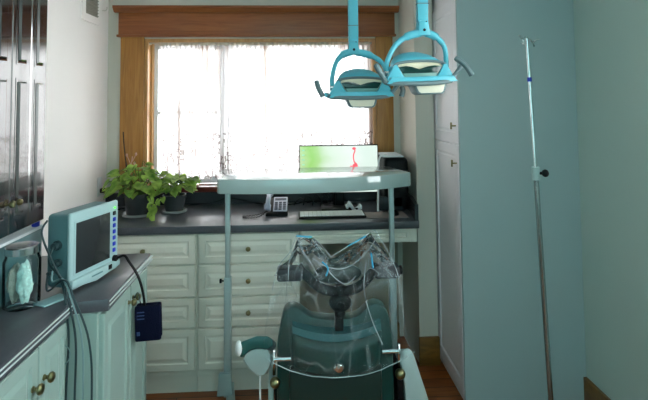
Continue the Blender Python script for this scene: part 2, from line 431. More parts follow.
# casings, header, crown, stool
b = MB().box(-1.171, WX0, YB-0.022, YB, 0.99, 2.03, 0.003); struct('trim_2', b, M['casing'])
b = MB().box(WX1, 0.666, YB-0.022, YB, 0.99, 2.03, 0.003); struct('trim_3', b, M['casing'])
b = MB().box(-1.185, 0.682, YB-0.026, YB, 2.045, 2.195, 0.002)
b.prism([(YB, 2.195), (YB-0.035, 2.195), (YB-0.04, 2.2), (YB-0.062, 2.222), (YB-0.062, 2.236), (YB, 2.236)], -1.213, 0.709, 'X')
b.box(-1.195, 0.69, YB-0.036, YB, 2.028, 2.045, 0.004)
struct('trim_4', b, M['header'])
struct('trim_5', MB().box(-1.03, 0.56, YB-0.055, YB+0.1, 0.995, 1.03, 0.006), M['sillwood'])
b = MB(); b.box(-0.95, -0.9, YR-0.08, YR-0.03, 0.75, 2.45); b.box(1.2, 1.25, YR-0.08, YR-0.03, 0.75, 2.45); b.box(-0.9, 1.2, YR-0.08, YR-0.03, 0.75, 0.8); b.box(-0.9, 1.2, YR-0.08, YR-0.03, 2.4, 2.45); b.box(0.13, 0.17, YR-0.08, YR-0.03, 0.8, 2.4)
w2 = struct('window_2', b, M['white'])  # added out of view to light surfaces facing the camera
MB().box(-0.9, 1.2, YR-0.057, YR-0.053, 0.8, 2.4).build('pane', M['tinted'], w2)  # pane of the added rear fill window
b = MB(); b.box(XR+0.03, XR+0.07, 0.35, 0.4, 0.95, 2.3); b.box(XR+0.03, XR+0.07, 1.6, 1.65, 0.95, 2.3); b.box(XR+0.03, XR+0.07, 0.4, 1.6, 0.95, 1.0); b.box(XR+0.03, XR+0.07, 0.4, 1.6, 2.25, 2.3); b.box(XR+0.03, XR+0.07, 0.98, 1.02, 1.0, 2.25)
w3 = struct('window_3', b, M['white'])  # added fill source, out of view on the right wall
MB().box(XR+0.048, XR+0.052, 0.4, 1.6, 1.0, 2.25).build('pane', M['glass'], w3)  # pane of the added side fill window
# baseboards
b = MB().box(0.726, 0.850, 3.03, 3.05, 0, 0.165, 0.003); struct('baseboard_alcove', b, M['basewood'])
b = MB().box(XR-0.02, XR, YR, 2.598, 0, 0.14, 0.004); struct('baseboard_right', b, M['basewood'])
struct('baseboard_left', MB().box(XL, XL+0.018, YR, 0.15, 0, 0.14, 0.004), M['basewood'])

# ------------------------------------------------------------------ raised fronts
PROF = [(0, 0), (0, 0.015), (0.003, 0.018), (0.036, 0.018), (0.041, 0.011), (0.048, 0.011), (0.066, 0.017)]
PROF_SLIM = [(0, 0), (0, 0.015), (0.003, 0.018), (0.022, 0.018), (0.027, 0.010), (0.031, 0.010), (0.04, 0.014)]
def front(o, U, V, W, w, h, prof=PROF, splits=None):
    """raised-panel front: o lower-left-back corner, U,V in-plane unit axes, W outward"""
    o, U, V, W = Vector(o), Vector(U), Vector(V), Vector(W)
    mb = MB()
    def loops(u0, v0, u1, v1, pr):
        return [[o + U*a + V*c + W*d for a, c in ((u0+i, v0+i), (u1-i, v0+i), (u1-i, v1-i), (u0+i, v1-i))] for i, d in pr]
    if not splits:
        mb.nested(loops(0, 0, w, h, prof))
    else:
        # solid slab, with a raised field in each split
        t = prof[2][1]
        L = loops(0, 0, w, h, prof[:3])
        mb.nested(L)
        for v0, v1 in splits:
            st = prof[3][0]
            pr = [(st, t-0.002), (st, t+0.0012), (st+0.006, t+0.0012), (st+0.012, t-0.001+0.0015), (st+0.018, t+0.007)]
            mb.nested([[o + U*a + V*c + W*d for a, c in ((i, v0+i-st), (w-i, v0+i-st), (w-i, v1-i+st), (i, v1-i+st))] for i, d in pr])
    return mb

def knob_at(p, W, m, parent, r=0.014, name='knob'):
    W = Vector(W)
    mb = MB(); q = W.to_track_quat('Z', 'Y').to_matrix().to_4x4()
    mb.M = Matrix.Translation(Vector(p)) @ q
    mb.lathe((0, 0, 0), [(r*0.55, 0), (r*0.6, 0.003), (r*0.35, 0.006), (r*0.35, 0.013), (r*0.9, 0.018), (r, 0.024), (r*0.8, 0.030), (r*0.3, 0.033)], 16)
    return mb.build(name, m, parent)

# ---- drawer banks under the back worktop
YF = 2.84      # carcass front
rows = [(0.131, 0.348), (0.358, 0.514), (0.524, 0.689), (0.699, 0.858)]
def drawer_bank(x0, x1, label):
    t = thing('drawer_cabinet', label, 'cabinet', ((x0+x1)/2, 3.1, 0), 'drawer cabinets under the back worktop')
    c = MB().box(x0, x1, YF, YB, 0.1, 0.868); c.build('body', M['cab_cream'], t)
    MB().box(x0, x1, YF+0.02, YB-0.05, 0, 0.1).build('plinth', M['cab_cream'], t)
    for z0, z1 in rows:
        d = front((x0+0.008, YF, z0), (1, 0, 0), (0, 0, 1), (0, -1, 0), x1-x0-0.016, z1-z0).build('drawer', M['cab_cream'], t)
        knob_at(((x0+x1)/2, YF-0.017, (z0+z1)/2), (0, -1, 0), M['brass'], d)
    return t
drawer_bank(-1.122, -0.551, 'cream cabinet of four drawers in the left corner under the plants')
drawer_bank(-0.549, 0.012, 'cream cabinet of four knobbed drawers under the telephone')
t = thing('desk_apron', 'cream pencil drawer panel over the knee space beside the alcove wall', 'drawer', (0.33, 3.0, 0.76))
front((0.02, YF, 0.79), (1, 0, 0), (0, 0, 1), (0, -1, 0), 0.618, 0.076, PROF_SLIM).build('drawer_front', M['cab_cream'], t)
MB().box(0.016, 0.676, YF, YF+0.02, 0.785, 0.868).build('rail', M['cab_cream'], t)
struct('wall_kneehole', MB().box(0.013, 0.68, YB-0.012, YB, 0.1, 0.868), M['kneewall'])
struct('baseboard_kneehole', MB().box(0.013, 0.68, YB-0.03, YB-0.012, 0, 0.1), M['basewood'])

# ---- worktops
t = thing('back_worktop', 'dark grey laminate worktop running under the window', 'worktop', (-0.3, 3.1, 0.87))
b = MB().prism([(XL, 2.797), (0.682, 2.797), (0.728, 3.05), (0.712, YB), (XL, YB)], 0.869, 0.91, 'Z', bev=0.003); b.build('surface', M['laminate'], t)
b = MB().box(XL+0.002, 0.700, YB-0.02, YB-0.001, 0.91, 0.993); b.build('backsplash', M['laminate_edge'], t)
b = MB().prism([(0.66, 2.805), (0.68, 2.805), (0.708, 3.05), (0.70, YB-0.02), (0.68, YB-0.02), (0.686, 3.05)], 0.91, 1.0, 'Z'); b.build('side_splash', M['laminate_edge'], t)

t = thing('left_worktop', 'dark laminate worktop holding the glass jar and teal monitor', 'worktop', (-1.0, 1.2, 0.87))
MB().prism([(XL, 0.2), (-0.757, 0.2), (-0.757, 1.765), (-0.645, 1.785), (-0.655, 2.315), (XL, 2.315)], 0.869, 0.91, 'Z', bev=0.003).build('surface', M['laminate'], t)
b = MB()
for z in (0.9, 0.886):
    b.box(-0.758, -0.7545, 0.2, 1.76, z-0.002, z+0.002)
b2 = MB()
for z in (0.9, 0.886):
    b2.box(-0.6535, -0.643, 1.79, 2.31, z-0.002, z+0.002)
b.build('edge_stripe', M['stripe'], t)
b2.build('edge_stripe', M['stripe'], t)

# ---- near left base cabinet
XF = -0.785
t = thing('base_cabinet', 'near mint-white base cabinet with a pair of brass-knobbed doors', 'cabinet', (-1.0, 1.0, 0))
MB().box(XL+0.003, XF, 0.2, 1.766, 0.1, 0.868).build('body', M['cab_mint'], t)
MB().box(XL+0.003, XF-0.05, 0.2, 1.766, 0, 0.1).build('plinth', M['cab_mint'], t)
for y0, y1, ky in ((1.572, 1.76, 1.60), (1.19, 1.566, 1.535), (0.82, 1.184, 0.85), (0.44, 0.814, 0.78)):
    d = front((XF, y0, 0.12), (0, 1, 0), (0, 0, 1), (1, 0, 0), y1-y0, 0.735).build('door', M['cab_mint'], t)
    knob_at((XF+0.017, ky, 0.752), (1, 0, 0), M['brass'], d, 0.016)
# ---- far left base cabinet (stands further out)
XG = -0.68
t = thing('base_cabinet', 'projecting mint-white cabinet with plain end panel beneath the teal monitor', 'cabinet', (-0.95, 2.05, 0))
MB().box(XL+0.003, XG, 1.786, 2.295, 0.1, 0.868).build('body', M['cab_mint'], t)
MB().box(XF+0.004, XG+0.003, 1.767, 1.785, 0.0, 0.868).build('end_panel', M['cab_mint'], t)
MB().box(XL+0.003, XG-0.05, 1.786, 2.295, 0, 0.1).build('plinth', M['cab_mint'], t)
for y0, y1, ky in ((1.795, 2.065, 2.04), (2.072, 2.29, 2.095)):
    d = front((XG, y0, 0.12), (0, 1, 0), (0, 0, 1), (1, 0, 0), y1-y0, 0.735).build('door', M['cab_mint'], t)
    knob_at((XG+0.017, ky, 0.80), (1, 0, 0), M['brass'], d, 0.014)

# ---- dark wall cupboard, upper left
XD = -0.955
t = thing('wall_cupboard', 'black-brown glossy wall cupboard with narrow panelled doors at upper left', 'cupboard', (-1.1, 1.2, 1.15))
MB().box(XL+0.001, XD, 0.4, 1.932, 1.15, ZC-0.002).build('body', M['door_dark'], t)
edges = [1.934, 1.822, 1.703, 1.585, 1.467, 1.349, 1.23, 1.11]
for i in range(len(edges)-1):
    y1, y0 = edges[i]-0.0015, edges[i+1]+0.0015
    w = y1-y0
    d = front((XD, y0, 1.152), (0, 1, 0), (0, 0, 1), (1, 0, 0), w, ZC-1.152-0.06, PROF_SLIM, splits=[(0.05, 0.515), (0.56, 1.32)]).build('door', M['door_dark'], t)
    if i in (1, 2, 4, 5):
        ky = y0+0.02 if i in (1, 4) else y1-0.02
        knob_at((XD+0.017, ky, 1.255), (1, 0, 0), M['brass'], d, 0.011)

# ---- tall cabinet right
XT = 0.872; YT = 2.6
t = thing('tall_cabinet', 'tall built-in cabinet with white doors and blue-green end panel', 'cabinet', (1.2, 2.85, 0))
MB().box(XT, XR-0.001, YT+0.02, 3.12, 0, ZC-0.001).build('body', M['cab_white'], t)
MB().box(XT-0.014, XR-0.001, YT, YT+0.02, 0, ZC-0.001).build('end_panel', M['panel'], t)['label'] = 'blue-green painted end panel facing the room'
for z0, z1, hz in ((0.06, 1.342, 1.245), (1.35, 2.13, 1.445)):
    d = front((XT, YT+0.49, z0), (0, -1, 0), (0, 0, 1), (-1, 0, 0), 0.465, z1-z0, [(0, 0), (0, 0.014), (0.002, 0.016), (0.055, 0.016), (0.06, 0.009), (0.068, 0.009), (0.075, 0.012)]).build('door', M['cab_white'], t)
    hb = MB(); hb.tube([(XT-0.015, YT+0.055, hz), (XT-0.042, YT+0.055, hz)], 0.004, 8)
    hb.tube([(XT-0.042, YT+0.055, hz-0.018), (XT-0.042, YT+0.055, hz+0.018)], 0.005, 8)
    hb.build('handle', M['brass'], d)

# ---- vent and outlet on left wall
t = thing('wall_vent', 'white framed grey vent grille high on the left wall', 'vent', (XL, 3.13, 2.13))
b = MB()
b.box(XL, XL+0.012, 2.99, 3.03, 2.08, 2.5); b.box(XL, XL+0.012, 3.228, 3.26, 2.08, 2.5)
b.box(XL, XL+0.012, 3.03, 3.228, 2.08, 2.125); b.box(XL, XL+0.012, 3.03, 3.228, 2.44, 2.5)
b.build('frame', M['wall_left'], t)
b = MB().box(XL, XL+0.003, 3.03, 3.228, 2.125, 2.44)
for k in range(16):
    z = 2.13+k*0.0195
    b.prism([(XL+0.003, z), (XL+0.011, z+0.006), (XL+0.011, z+0.008), (XL+0.003, z+0.012)], 3.03, 3.228, 'Y')
b.build('grille', mat('vent_grey', '#8d8a80', 0.5), t)
b = MB().tube(smooth_path([(XL+0.001, 3.31, 2.19), (XL+0.02, 3.31, 2.19), (XL+0.03, 3.31, 2.2), (XL+0.03, 3.31, 2.215)], 4), 0.003, 6)
tag(b.build('wall_hook', M['rod']), 'small wire hook on left wall beside the vent', 'hook')
t = thing('wall_outlet', 'white power outlet low on left wall behind the plants', 'outlet', (XL, 3.3, 1.05))
MB().box(XL, XL+0.006, 3.265, 3.335, 0.995, 1.115, 0.003).build('cover_plate', M['white'], t)
t = thing('power_plug', 'black plug and cord hanging from the left wall outlet', 'plug', (XL+0.006, 3.3, 1.03))
MB().box(XL+0.007, XL+0.04, 3.285, 3.315, 1.015, 1.045, 0.006).build('plug_body', M['black'], t)
MB().tube(smooth_path([(XL+0.035, 3.3, 1.03), (XL+0.06, 3.3, 1.0), (XL+0.055, 3.28, 0.95), (XL+0.06, 3.2, 0.918), (-1.1, 3.3, 0.915)], 6), 0.004, 8).build('cord', M['black'], t)

# ------------------------------------------------------------------ curtains
def curtain(x0, x1, z0, z1, y, seed, amp, nf, label, group=None):
    mb = MB(); nx, nz = 160, 24
    V = []
    for j in range(nz+1):
        v = j/nz
        for i in range(nx+1):
            u = i/nx
            x = x0+(x1-x0)*u + 0.006*sin(v*3+u*9+seed)
            a = amp*(0.55+0.45*(1-v*0.3))
            yy = y + a*sin(2*pi*nf*u + 1.2*sin(u*13+seed)) + a*0.5*sin(2*pi*nf*2.3*u+seed+v)
            if v > 0.97: yy = y + (yy-y)*0.5
            z = z0+(z1-z0)*v + (0.01*sin(u*2*pi*nf*0.8) if j == 0 else 0)
            V.append((x, yy, z))
    F = [(j*(nx+1)+i, j*(nx+1)+i+1, (j+1)*(nx+1)+i+1, (j+1)*(nx+1)+i) for j in range(nz) for i in range(nx)]
    mb._add(V, F, True)
    return tag(mb.build('lace_curtain', M['curtain']), label, 'curtain', group)
curtain(-0.925, -0.492, 1.075, 1.99, YB+0.035, 1.0, 0.011, 11, 'sheer lace curtain over the left part of the window behind the plants')
curtain(-0.50, 0.52, 1.06, 1.99, YB+0.035, 4.0, 0.012, 26, 'wide sheer lace curtain over the main window pane')
b = MB().tube([(WX0+0.023, YB+0.035, 1.993), (WX1-0.023, YB+0.035, 1.993)], 0.006, 10)
t = thing('curtain_rod', 'thin pale rod with ruffled lace heading across the window top', 'curtain rod', (-0.23, YB+0.035, 1.99))
b.build('rod', M['rod'], t)
for xx in (-0.9835, 0.5145):
    MB().box(xx-0.0115 if xx < 0 else xx-0.0, xx+0.0 if xx < 0 else xx+0.0115, YB+0.025, YB+0.045, 1.983, 2.003).build('bracket', M['rod'], t)
# ruffle heading
mb = MB(); V = []; nx = 260
for j, (dz, sc) in enumerate(((0.014, 1.0), (0.004, 0.6), (-0.014, 1.0))):
    for i in range(nx+1):
        u = i/nx; x = -0.93+1.45*u
        V.append((x, YB+0.024-0.006*sc*sin(u*330)-0.004*sin(u*91), 1.99+dz+0.003*sin(u*170+j)))
mb._add(V, [(j*(nx+1)+i, j*(nx+1)+i+1, (j+1)*(nx+1)+i+1, (j+1)*(nx+1)+i) for j in range(2) for i in range(nx)], True)
mb.build('ruffle', mat('ruffle_cloth', '#d8cbbd', 0.8), t)

# figurine on the sill
t = thing('sill_figurine', 'small tan and pink ornament on the wooden window sill', 'ornament', (-0.70, 3.4, 1.03))
b = MB().lathe((-0.70, 3.40, 1.03), [(0.02, 0), (0.045, 0.004), (0.052, 0.012), (0.03, 0.016), (0.001, 0.016)], 20); b.build('dish', M['tan'], t)
b = MB().ell((-0.695, 3.395, 1.056), 0.026, 0.018, 0.014); b.ell((-0.672, 3.395, 1.066), 0.011, 0.01, 0.011); b.ell((-0.724, 3.395, 1.062), 0.012, 0.007, 0.009); b.build('bird_body', mat('pink_glaze', '#c07a6a', 0.4), t)

# ------------------------------------------------------------------ plants
def leaf(mb, base, tip, width, up, curl=0.15):
    base, tip = Vector(base), Vector(tip); d = tip-base; L = d.length
    if L < 1e-4: return
    d.normalize(); s = d.cross(Vector(up))
    if s.length < 1e-3: s = d.orthogonal()
    s.normalize(); n = s.cross(d)
    prof = [(-0.08, 0.55), (0.02, 0.85), (0.18, 1.0), (0.4, 0.95), (0.62, 0.7), (0.82, 0.36), (1.0, 0.02)]
    vs = []
    for t_, w in prof:
        c = base + d*L*t_ + n*(-curl*L*t_*t_)
        e = n*(0.22*width*w)
        ctr = c if t_ > 0 else base
        vs.append((mb.bm.verts.new(c + s*width*w*0.5 + e*0.6), mb.bm.verts.new(ctr), mb.bm.verts.new(c - s*width*w*0.5 + e*0.6)))
    for i in range(len(vs)-1):
        for k in (0, 1):
            f = mb.bm.faces.new([vs[i][k], vs[i][k+1], vs[i+1][k+1], vs[i+1][k]]); f.smooth = True

def pothos(cx, cy, r, h, label, nleaf, spread, rng, rise, trails):
    t = thing('potted_pothos', label, 'houseplant', (cx, cy, 0.91), 'pothos plants in the window corner')
    z = 0.91
    MB().lathe((cx, cy, z), [(r*0.75, 0.0), (r*1.08, 0.004), (r*1.12, 0.016), (r*1.05, 0.018), (r*0.9, 0.008), (0.001, 0.008)], 28).build('saucer', M['saucer'], t)
    p = MB().lathe((cx, cy, z+0.009), [(r*0.78, 0), (r*0.98, h-0.02), (r*1.03, h-0.02), (r*1.04, h), (r*0.97, h), (r*0.93, h-0.018), (0.001, h-0.02)], 28).build('pot', M['pot'], t)
    MB().lathe((cx, cy, z+h-0.012), [(r*0.92, 0), (r*0.92, 0.004), (0.001, 0.009)], 20).build('soil', M['soil'], t)
    fo = MB(); st = MB()
    for i in range(nleaf):
        a = rng.uniform(0, 2*pi); rr = spread*math.sqrt(rng.uniform(0.05, 1)); zz = z+h+0.02+rise*rng.uniform(0.05, 1)*(1.1-0.5*rr/spread)
        px = max(XL+0.05, cx+rr*cos(a)); py = min(3.375, cy+rr*sin(a)*0.7)
        L = rng.uniform(0.042, 0.074)
        dirv = Vector((cos(a)+rng.uniform(-0.5, 0.5), sin(a)+rng.uniform(-0.9, 0.3), rng.uniform(-0.9, 0.2))).normalized()
        base = Vector((px, py, zz)); tip = base+dirv*L
        tip.y = min(tip.y, 3.39); tip.x = max(tip.x, XL+0.01)
        leaf(fo, base, tip, L*0.85, (0.2*cos(a), -0.5, 1))
        st.tube(smooth_path([(cx+0.3*r*cos(a), cy+0.3*r*sin(a), z+h-0.01), ((cx+px)/2, (cy+py)/2, zz+0.01), tuple(base)], 4), 0.0016, 5)
    for tr in trails:
        pts = smooth_path(tr, 6); st.tube(pts, 0.002, 5)
        for k in range(2, len(pts), 2):
            q = pts[k]; L = rng.uniform(0.03, 0.045); a = rng.uniform(0, 2*pi)
            leaf(fo, q, q+Vector((cos(a)*0.6, -0.5, -0.6)).normalized()*L, L*0.8, (0, -0.6, 1))
    fo.build('foliage', M['leaf'], t); st.build('stems', M['stem'], t)
    return t
rng = random.Random(11)
p1 = pothos(-0.955, 3.10, 0.082, 0.125, 'left pothos in charcoal pot with a tall dry twig rising behind', 80, 0.17, rng, 0.17,
       [[(-0.88, 3.05, 1.04), (-0.845, 2.98, 1.02), (-0.838, 2.97, 0.97), (-0.835, 2.96, 0.93)]])
p2 = pothos(-0.755, 3.17, 0.068, 0.10, 'right pothos in smaller dark pot nearest the window sill', 46, 0.12, rng, 0.16,
       [[(-0.80, 3.11, 1.02), (-0.83, 3.05, 1.0), (-0.84, 3.03, 0.95), (-0.845, 3.02, 0.93)]])
tw = MB().tube(smooth_path([(-1.0, 3.12, 1.02), (-1.03, 3.14, 1.15), (-1.05, 3.14, 1.29), (-1.06, 3.14, 1.41)], 5), [0.0055]*8+[0.004]*8, 6)
tw.build('dry_stem', M['twig'], p1)
tw = MB()
tw.tube(smooth_path([(-1.0, 3.13, 1.03), (-1.01, 3.13, 1.15), (-1.0, 3.13, 1.26)], 5), 0.003, 6)
for (a, c) in (((-1.01, 3.13, 1.15), (-0.985, 3.12, 1.22)), ((-1.005, 3.13, 1.2), (-1.03, 3.12, 1.27)), ((-1.0, 3.13, 1.23), (-0.975, 3.12, 1.275))):
    tw.tube([a, c], 0.0025, 5)
    tw.ell(c, 0.007, 0.006, 0.01, 8, 6)
tw.build('dry_sprig', M['twig_pink'], p1)

# ------------------------------------------------------------------ desk things
# telephone
t = thing('desk_telephone', 'silver and black corded desk telephone on the back worktop', 'telephone', (-0.13, 3.08, 0.91))
b = MB().prism([(2.99, 0.911), (3.19, 0.911), (3.19, 0.985), (3.0, 0.928), (2.99, 0.922)], -0.185, -0.055, 'X', bev=0.004); b.build('base', M['black'], t)
b = MB(); b.M = Matrix.Translation((-0.10, 3.09, 0.960)) @ Matrix.Rotation(R(16.5), 4, 'X'); b.box(-0.042, 0.042, -0.09, 0.09, 0, 0.005, 0.002)
fp = b.build('face_plate', M['phone_grey'], t)
b = MB(); b.M = Matrix.Translation((-0.10, 3.09, 0.960)) @ Matrix.Rotation(R(16.5), 4, 'X')
for i in range(3):
    for j in range(4):
        b.box(-0.034+i*0.025, -0.016+i*0.025, -0.075+j*0.026, -0.058+j*0.026, 0.004, 0.009, 0.002)
b.box(-0.034, 0.034, 0.045, 0.07, 0.004, 0.007)
b.build('keypad', M['keys'], fp)
b = MB().tube(smooth_path([(-0.175, 3.0, 0.945), (-0.172, 3.03, 0.99), (-0.168, 3.10, 1.015), (-0.165, 3.17, 1.01)], 5), [0.021]*4+[0.014]*8+[0.02]*4, 12)
b.build('handset', M['phone_grey'], t)
pts = []
base = smooth_path([(-0.175, 2.985, 0.94), (-0.22, 2.95, 0.918), (-0.29, 2.93, 0.9165), (-0.31, 2.965, 0.9165), (-0.24, 3.0, 0.9165), (-0.19, 3.07, 0.918), (-0.183, 3.12, 0.925)], 16)
for i, p in enumerate(base):
    a = i*1.9; pts.append(p+Vector((0, cos(a)*0.004, sin(a)*0.004+0.003)))
MB().tube(pts, 0.0025, 6).build('coiled_cord', M['black'], t)

# computer monitor
t = thing('computer_monitor', 'thin computer monitor with green and white screen showing pink squiggle', 'monitor', (0.27, 3.22, 0.91))
MB().box(0.016, 0.522, 3.2, 3.23, 1.0, 1.306, 0.003).build('bezel', M['black'], t)
sc = MB().box(0.022, 0.516, 3.196, 3.2, 1.008, 1.3).build('screen', M['screen_lit'], t)
for z in (1.275, 1.245, 1.215, 1.185):
    MB().box(0.035, 0.05, 3.1945, 3.196, z-0.004, z+0.004).build('screen_icon', M['screen_icon'], sc)
b = MB().tube(smooth_path([(0.36, 3.193, 1.285), (0.372, 3.193, 1.27), (0.362, 3.193, 1.24), (0.366, 3.193, 1.2), (0.38, 3.193, 1.185), (0.37, 3.193, 1.165), (0.34, 3.193, 1.172)], 6), 0.004, 6)
b.ell((0.366, 3.193, 1.283), 0.013, 0.003, 0.009, 10, 6); b.ell((0.372, 3.193, 1.175), 0.018, 0.003, 0.014, 10, 6)
b.build('screen_squiggle', M['screen_pink'], sc)
b = MB().box(0.235, 0.305, 3.23, 3.26, 0.92, 1.1, 0.004); b.box(0.245, 0.295, 3.215, 3.24, 0.92, 1.0, 0.003); b.build('stand', M['black'], t)
MB().box(0.15, 0.39, 3.11, 3.3, 0.911, 0.922, 0.004).build('foot', M['black'], t)

t = thing('computer_keyboard', 'slim pale keyboard with dark front edge on the back worktop', 'keyboard', (0.22, 2.98, 0.91))
MB().box(0.01, 0.40, 2.90, 3.05, 0.911, 0.922, 0.003).build('case', M['black'], t)
b = MB()
for j in range(5):
    for i in range(15):
        b.box(0.0175+i*0.025, 0.0415+i*0.025, 2.917+j*0.025, 2.941+j*0.025, 0.922, 0.926, 0.001, 1)
b.build('keys', M['paper'], t)
tag(MB().box(0.405, 0.64, 2.88, 3.04, 0.9105, 0.913).build('mouse_mat', mat('beige_mat', '#8c807c', 0.7)), 'beige mouse mat beside keyboard at the alcove wall', 'mouse mat')
b = MB().ell((0.57, 2.97, 0.914), 0.032, 0.05, 0.026, 18, 10, zmin=0.0)
tag(b.build('computer_mouse', M['black']), 'black computer mouse on the beige mat', 'mouse')
# crumpled white packet
b = MB(); rng2 = random.Random(3); V = []
for j in range(7):
    for i in range(9):
        V.append((0.30+i*0.011, 3.085+j*0.011, 0.925+0.02*rng2.random()+0.02*sin(i*0.8)))
b._add(V, [(j*9+i, j*9+i+1, (j+1)*9+i+1, (j+1)*9+i) for j in range(6) for i in range(8)])
o = b.build('crumpled_packet', M['paper']); md = o.modifiers.new('solid', 'SOLIDIFY'); md.thickness = 0.014; md.offset = -1
tag(o, 'crumpled white packet lying behind the keyboard', 'packet')
# speaker / small black box and cord
t = thing('printer', 'black rounded printer standing against the alcove wall', 'printer', (0.6, 3.25, 0.91))
MB().box(0.535, 0.688, 3.06, 3.37, 0.911, 1.235, 0.03, 4).build('body', M['black'], t)
MB().box(0.50, 0.65, 2.995+0.065, 3.08, 0.915, 1.0, 0.008).build('tray', M['black_soft'], t)
b = MB().box(0.53, 0.66, 3.07, 3.33, 1.236, 1.244, 0.002)
tag(b.build('paper_stack', M['paper']), 'white papers lying on top of the black printer', 'paper')
t = thing('charging_cable', 'looped white cable hanging beside the computer screen over the printer', 'cable', (0.53, 3.1, 1.24))
MB().tube(smooth_path([(0.56, 3.12, 1.246), (0.53, 3.08, 1.252), (0.50, 3.05, 1.22), (0.495, 3.04, 1.1), (0.49, 3.05, 0.915)], 6), 0.006, 8).build('cord', M['white'], t)
tag(MB().tube(smooth_path([(-0.70, 3.37, 0.917), (-0.55, 3.35, 0.93), (-0.45, 3.37, 0.955), (-0.3, 3.38, 0.92), (-0.2, 3.34, 0.915), (-0.03, 3.32, 0.915), (0.1, 3.35, 0.93), (0.2, 3.34, 0.915)], 8), 0.004, 7).build('trailing_wire', M['black']), 'black cord trailing along the backsplash from plants to computer', 'cord')
t = thing('cable_bundle', 'tangle of dark cables under the computer monitor', 'cables', (0.1, 3.25, 0.911))
for k in range(4):
    q = [(-0.02+0.06*k, 3.30-0.02*k, 0.915), (0.02+0.05*k, 3.28, 0.96+0.012*k), (0.07+0.05*k, 3.3, 0.93), (0.13+0.02*k, 3.31, 0.94), (0.2, 3.33, 0.915)]
    MB().tube(smooth_path(q, 6), 0.004, 6).build('cable', M['black'], t)

# ------------------------------------------------------------------ white bow-front table on two posts
t = thing('overbed_table', 'white bow-fronted high table on two grey posts behind the dental chair', 'table', (0.06, 2.72, 0))
pts = [(-0.397, 2.545), (-0.385, 2.525)]
for k in range(1, 14):
    u = k/14; x = -0.385+u*0.80
    pts.append((x, 2.522-0.042*sin(pi*u)+0.035*u*u))
pts += [(0.43, 2.565), (0.60, 2.648), (0.607, 2.662), (0.54, 2.92), (0.52, 2.935), (-0.42, 2.935), (-0.43, 2.92)]
MB().prism(pts, 1.128, 1.2, 'Z', bev=0.006).build('table_top', M['table_top'], t)
for x in (-0.366, 0.508):
    up = MB().box(x-0.0125, x+0.0125, 2.69, 2.72, 0.64, 1.128, 0.003).build('post', M['table_metal'], t)
    lo = MB().box(x-0.018, x+0.018, 2.684, 2.726, 0.06, 0.665, 0.003).build('lower_post', M['table_metal'], up)
    kb = MB().lathe((x-0.018, 2.705, 0.645), [(0.004, 0), (0.004, -0.012), (0.012, -0.014), (0.012, -0.024), (0.003, -0.026)], 12, 'X').build('clamp_knob', M['black'], up)
    x2 = x+(0.10 if x < 0 else -0.10)
    ft = MB(); ft.prism([(x-0.022, 2.79), (x+0.022, 2.79), (x2+0.022, 2.15), (x2-0.022, 2.15)], 0.045, 0.085, 'Z', bev=0.006)
    ft.prism([(x-0.05, 0.08), (x+0.03, 0.08), (x+0.02, 0.19), (x-0.04, 0.19)], 2.66, 2.684, 'Y', bev=0.003)
    fo = ft.build('foot', M['table_metal'], t)
    for (cx_, cy_) in ((x, 2.77), (x2, 2.17)):
        MB().lathe((cx_-0.01, cy_, 0.0225), [(0.004, -0.002), (0.0215, 0), (0.0225, 0.004), (0.0225, 0.016), (0.0215, 0.02), (0.004, 0.022)], 18, 'X').build('caster', M['black'], fo)

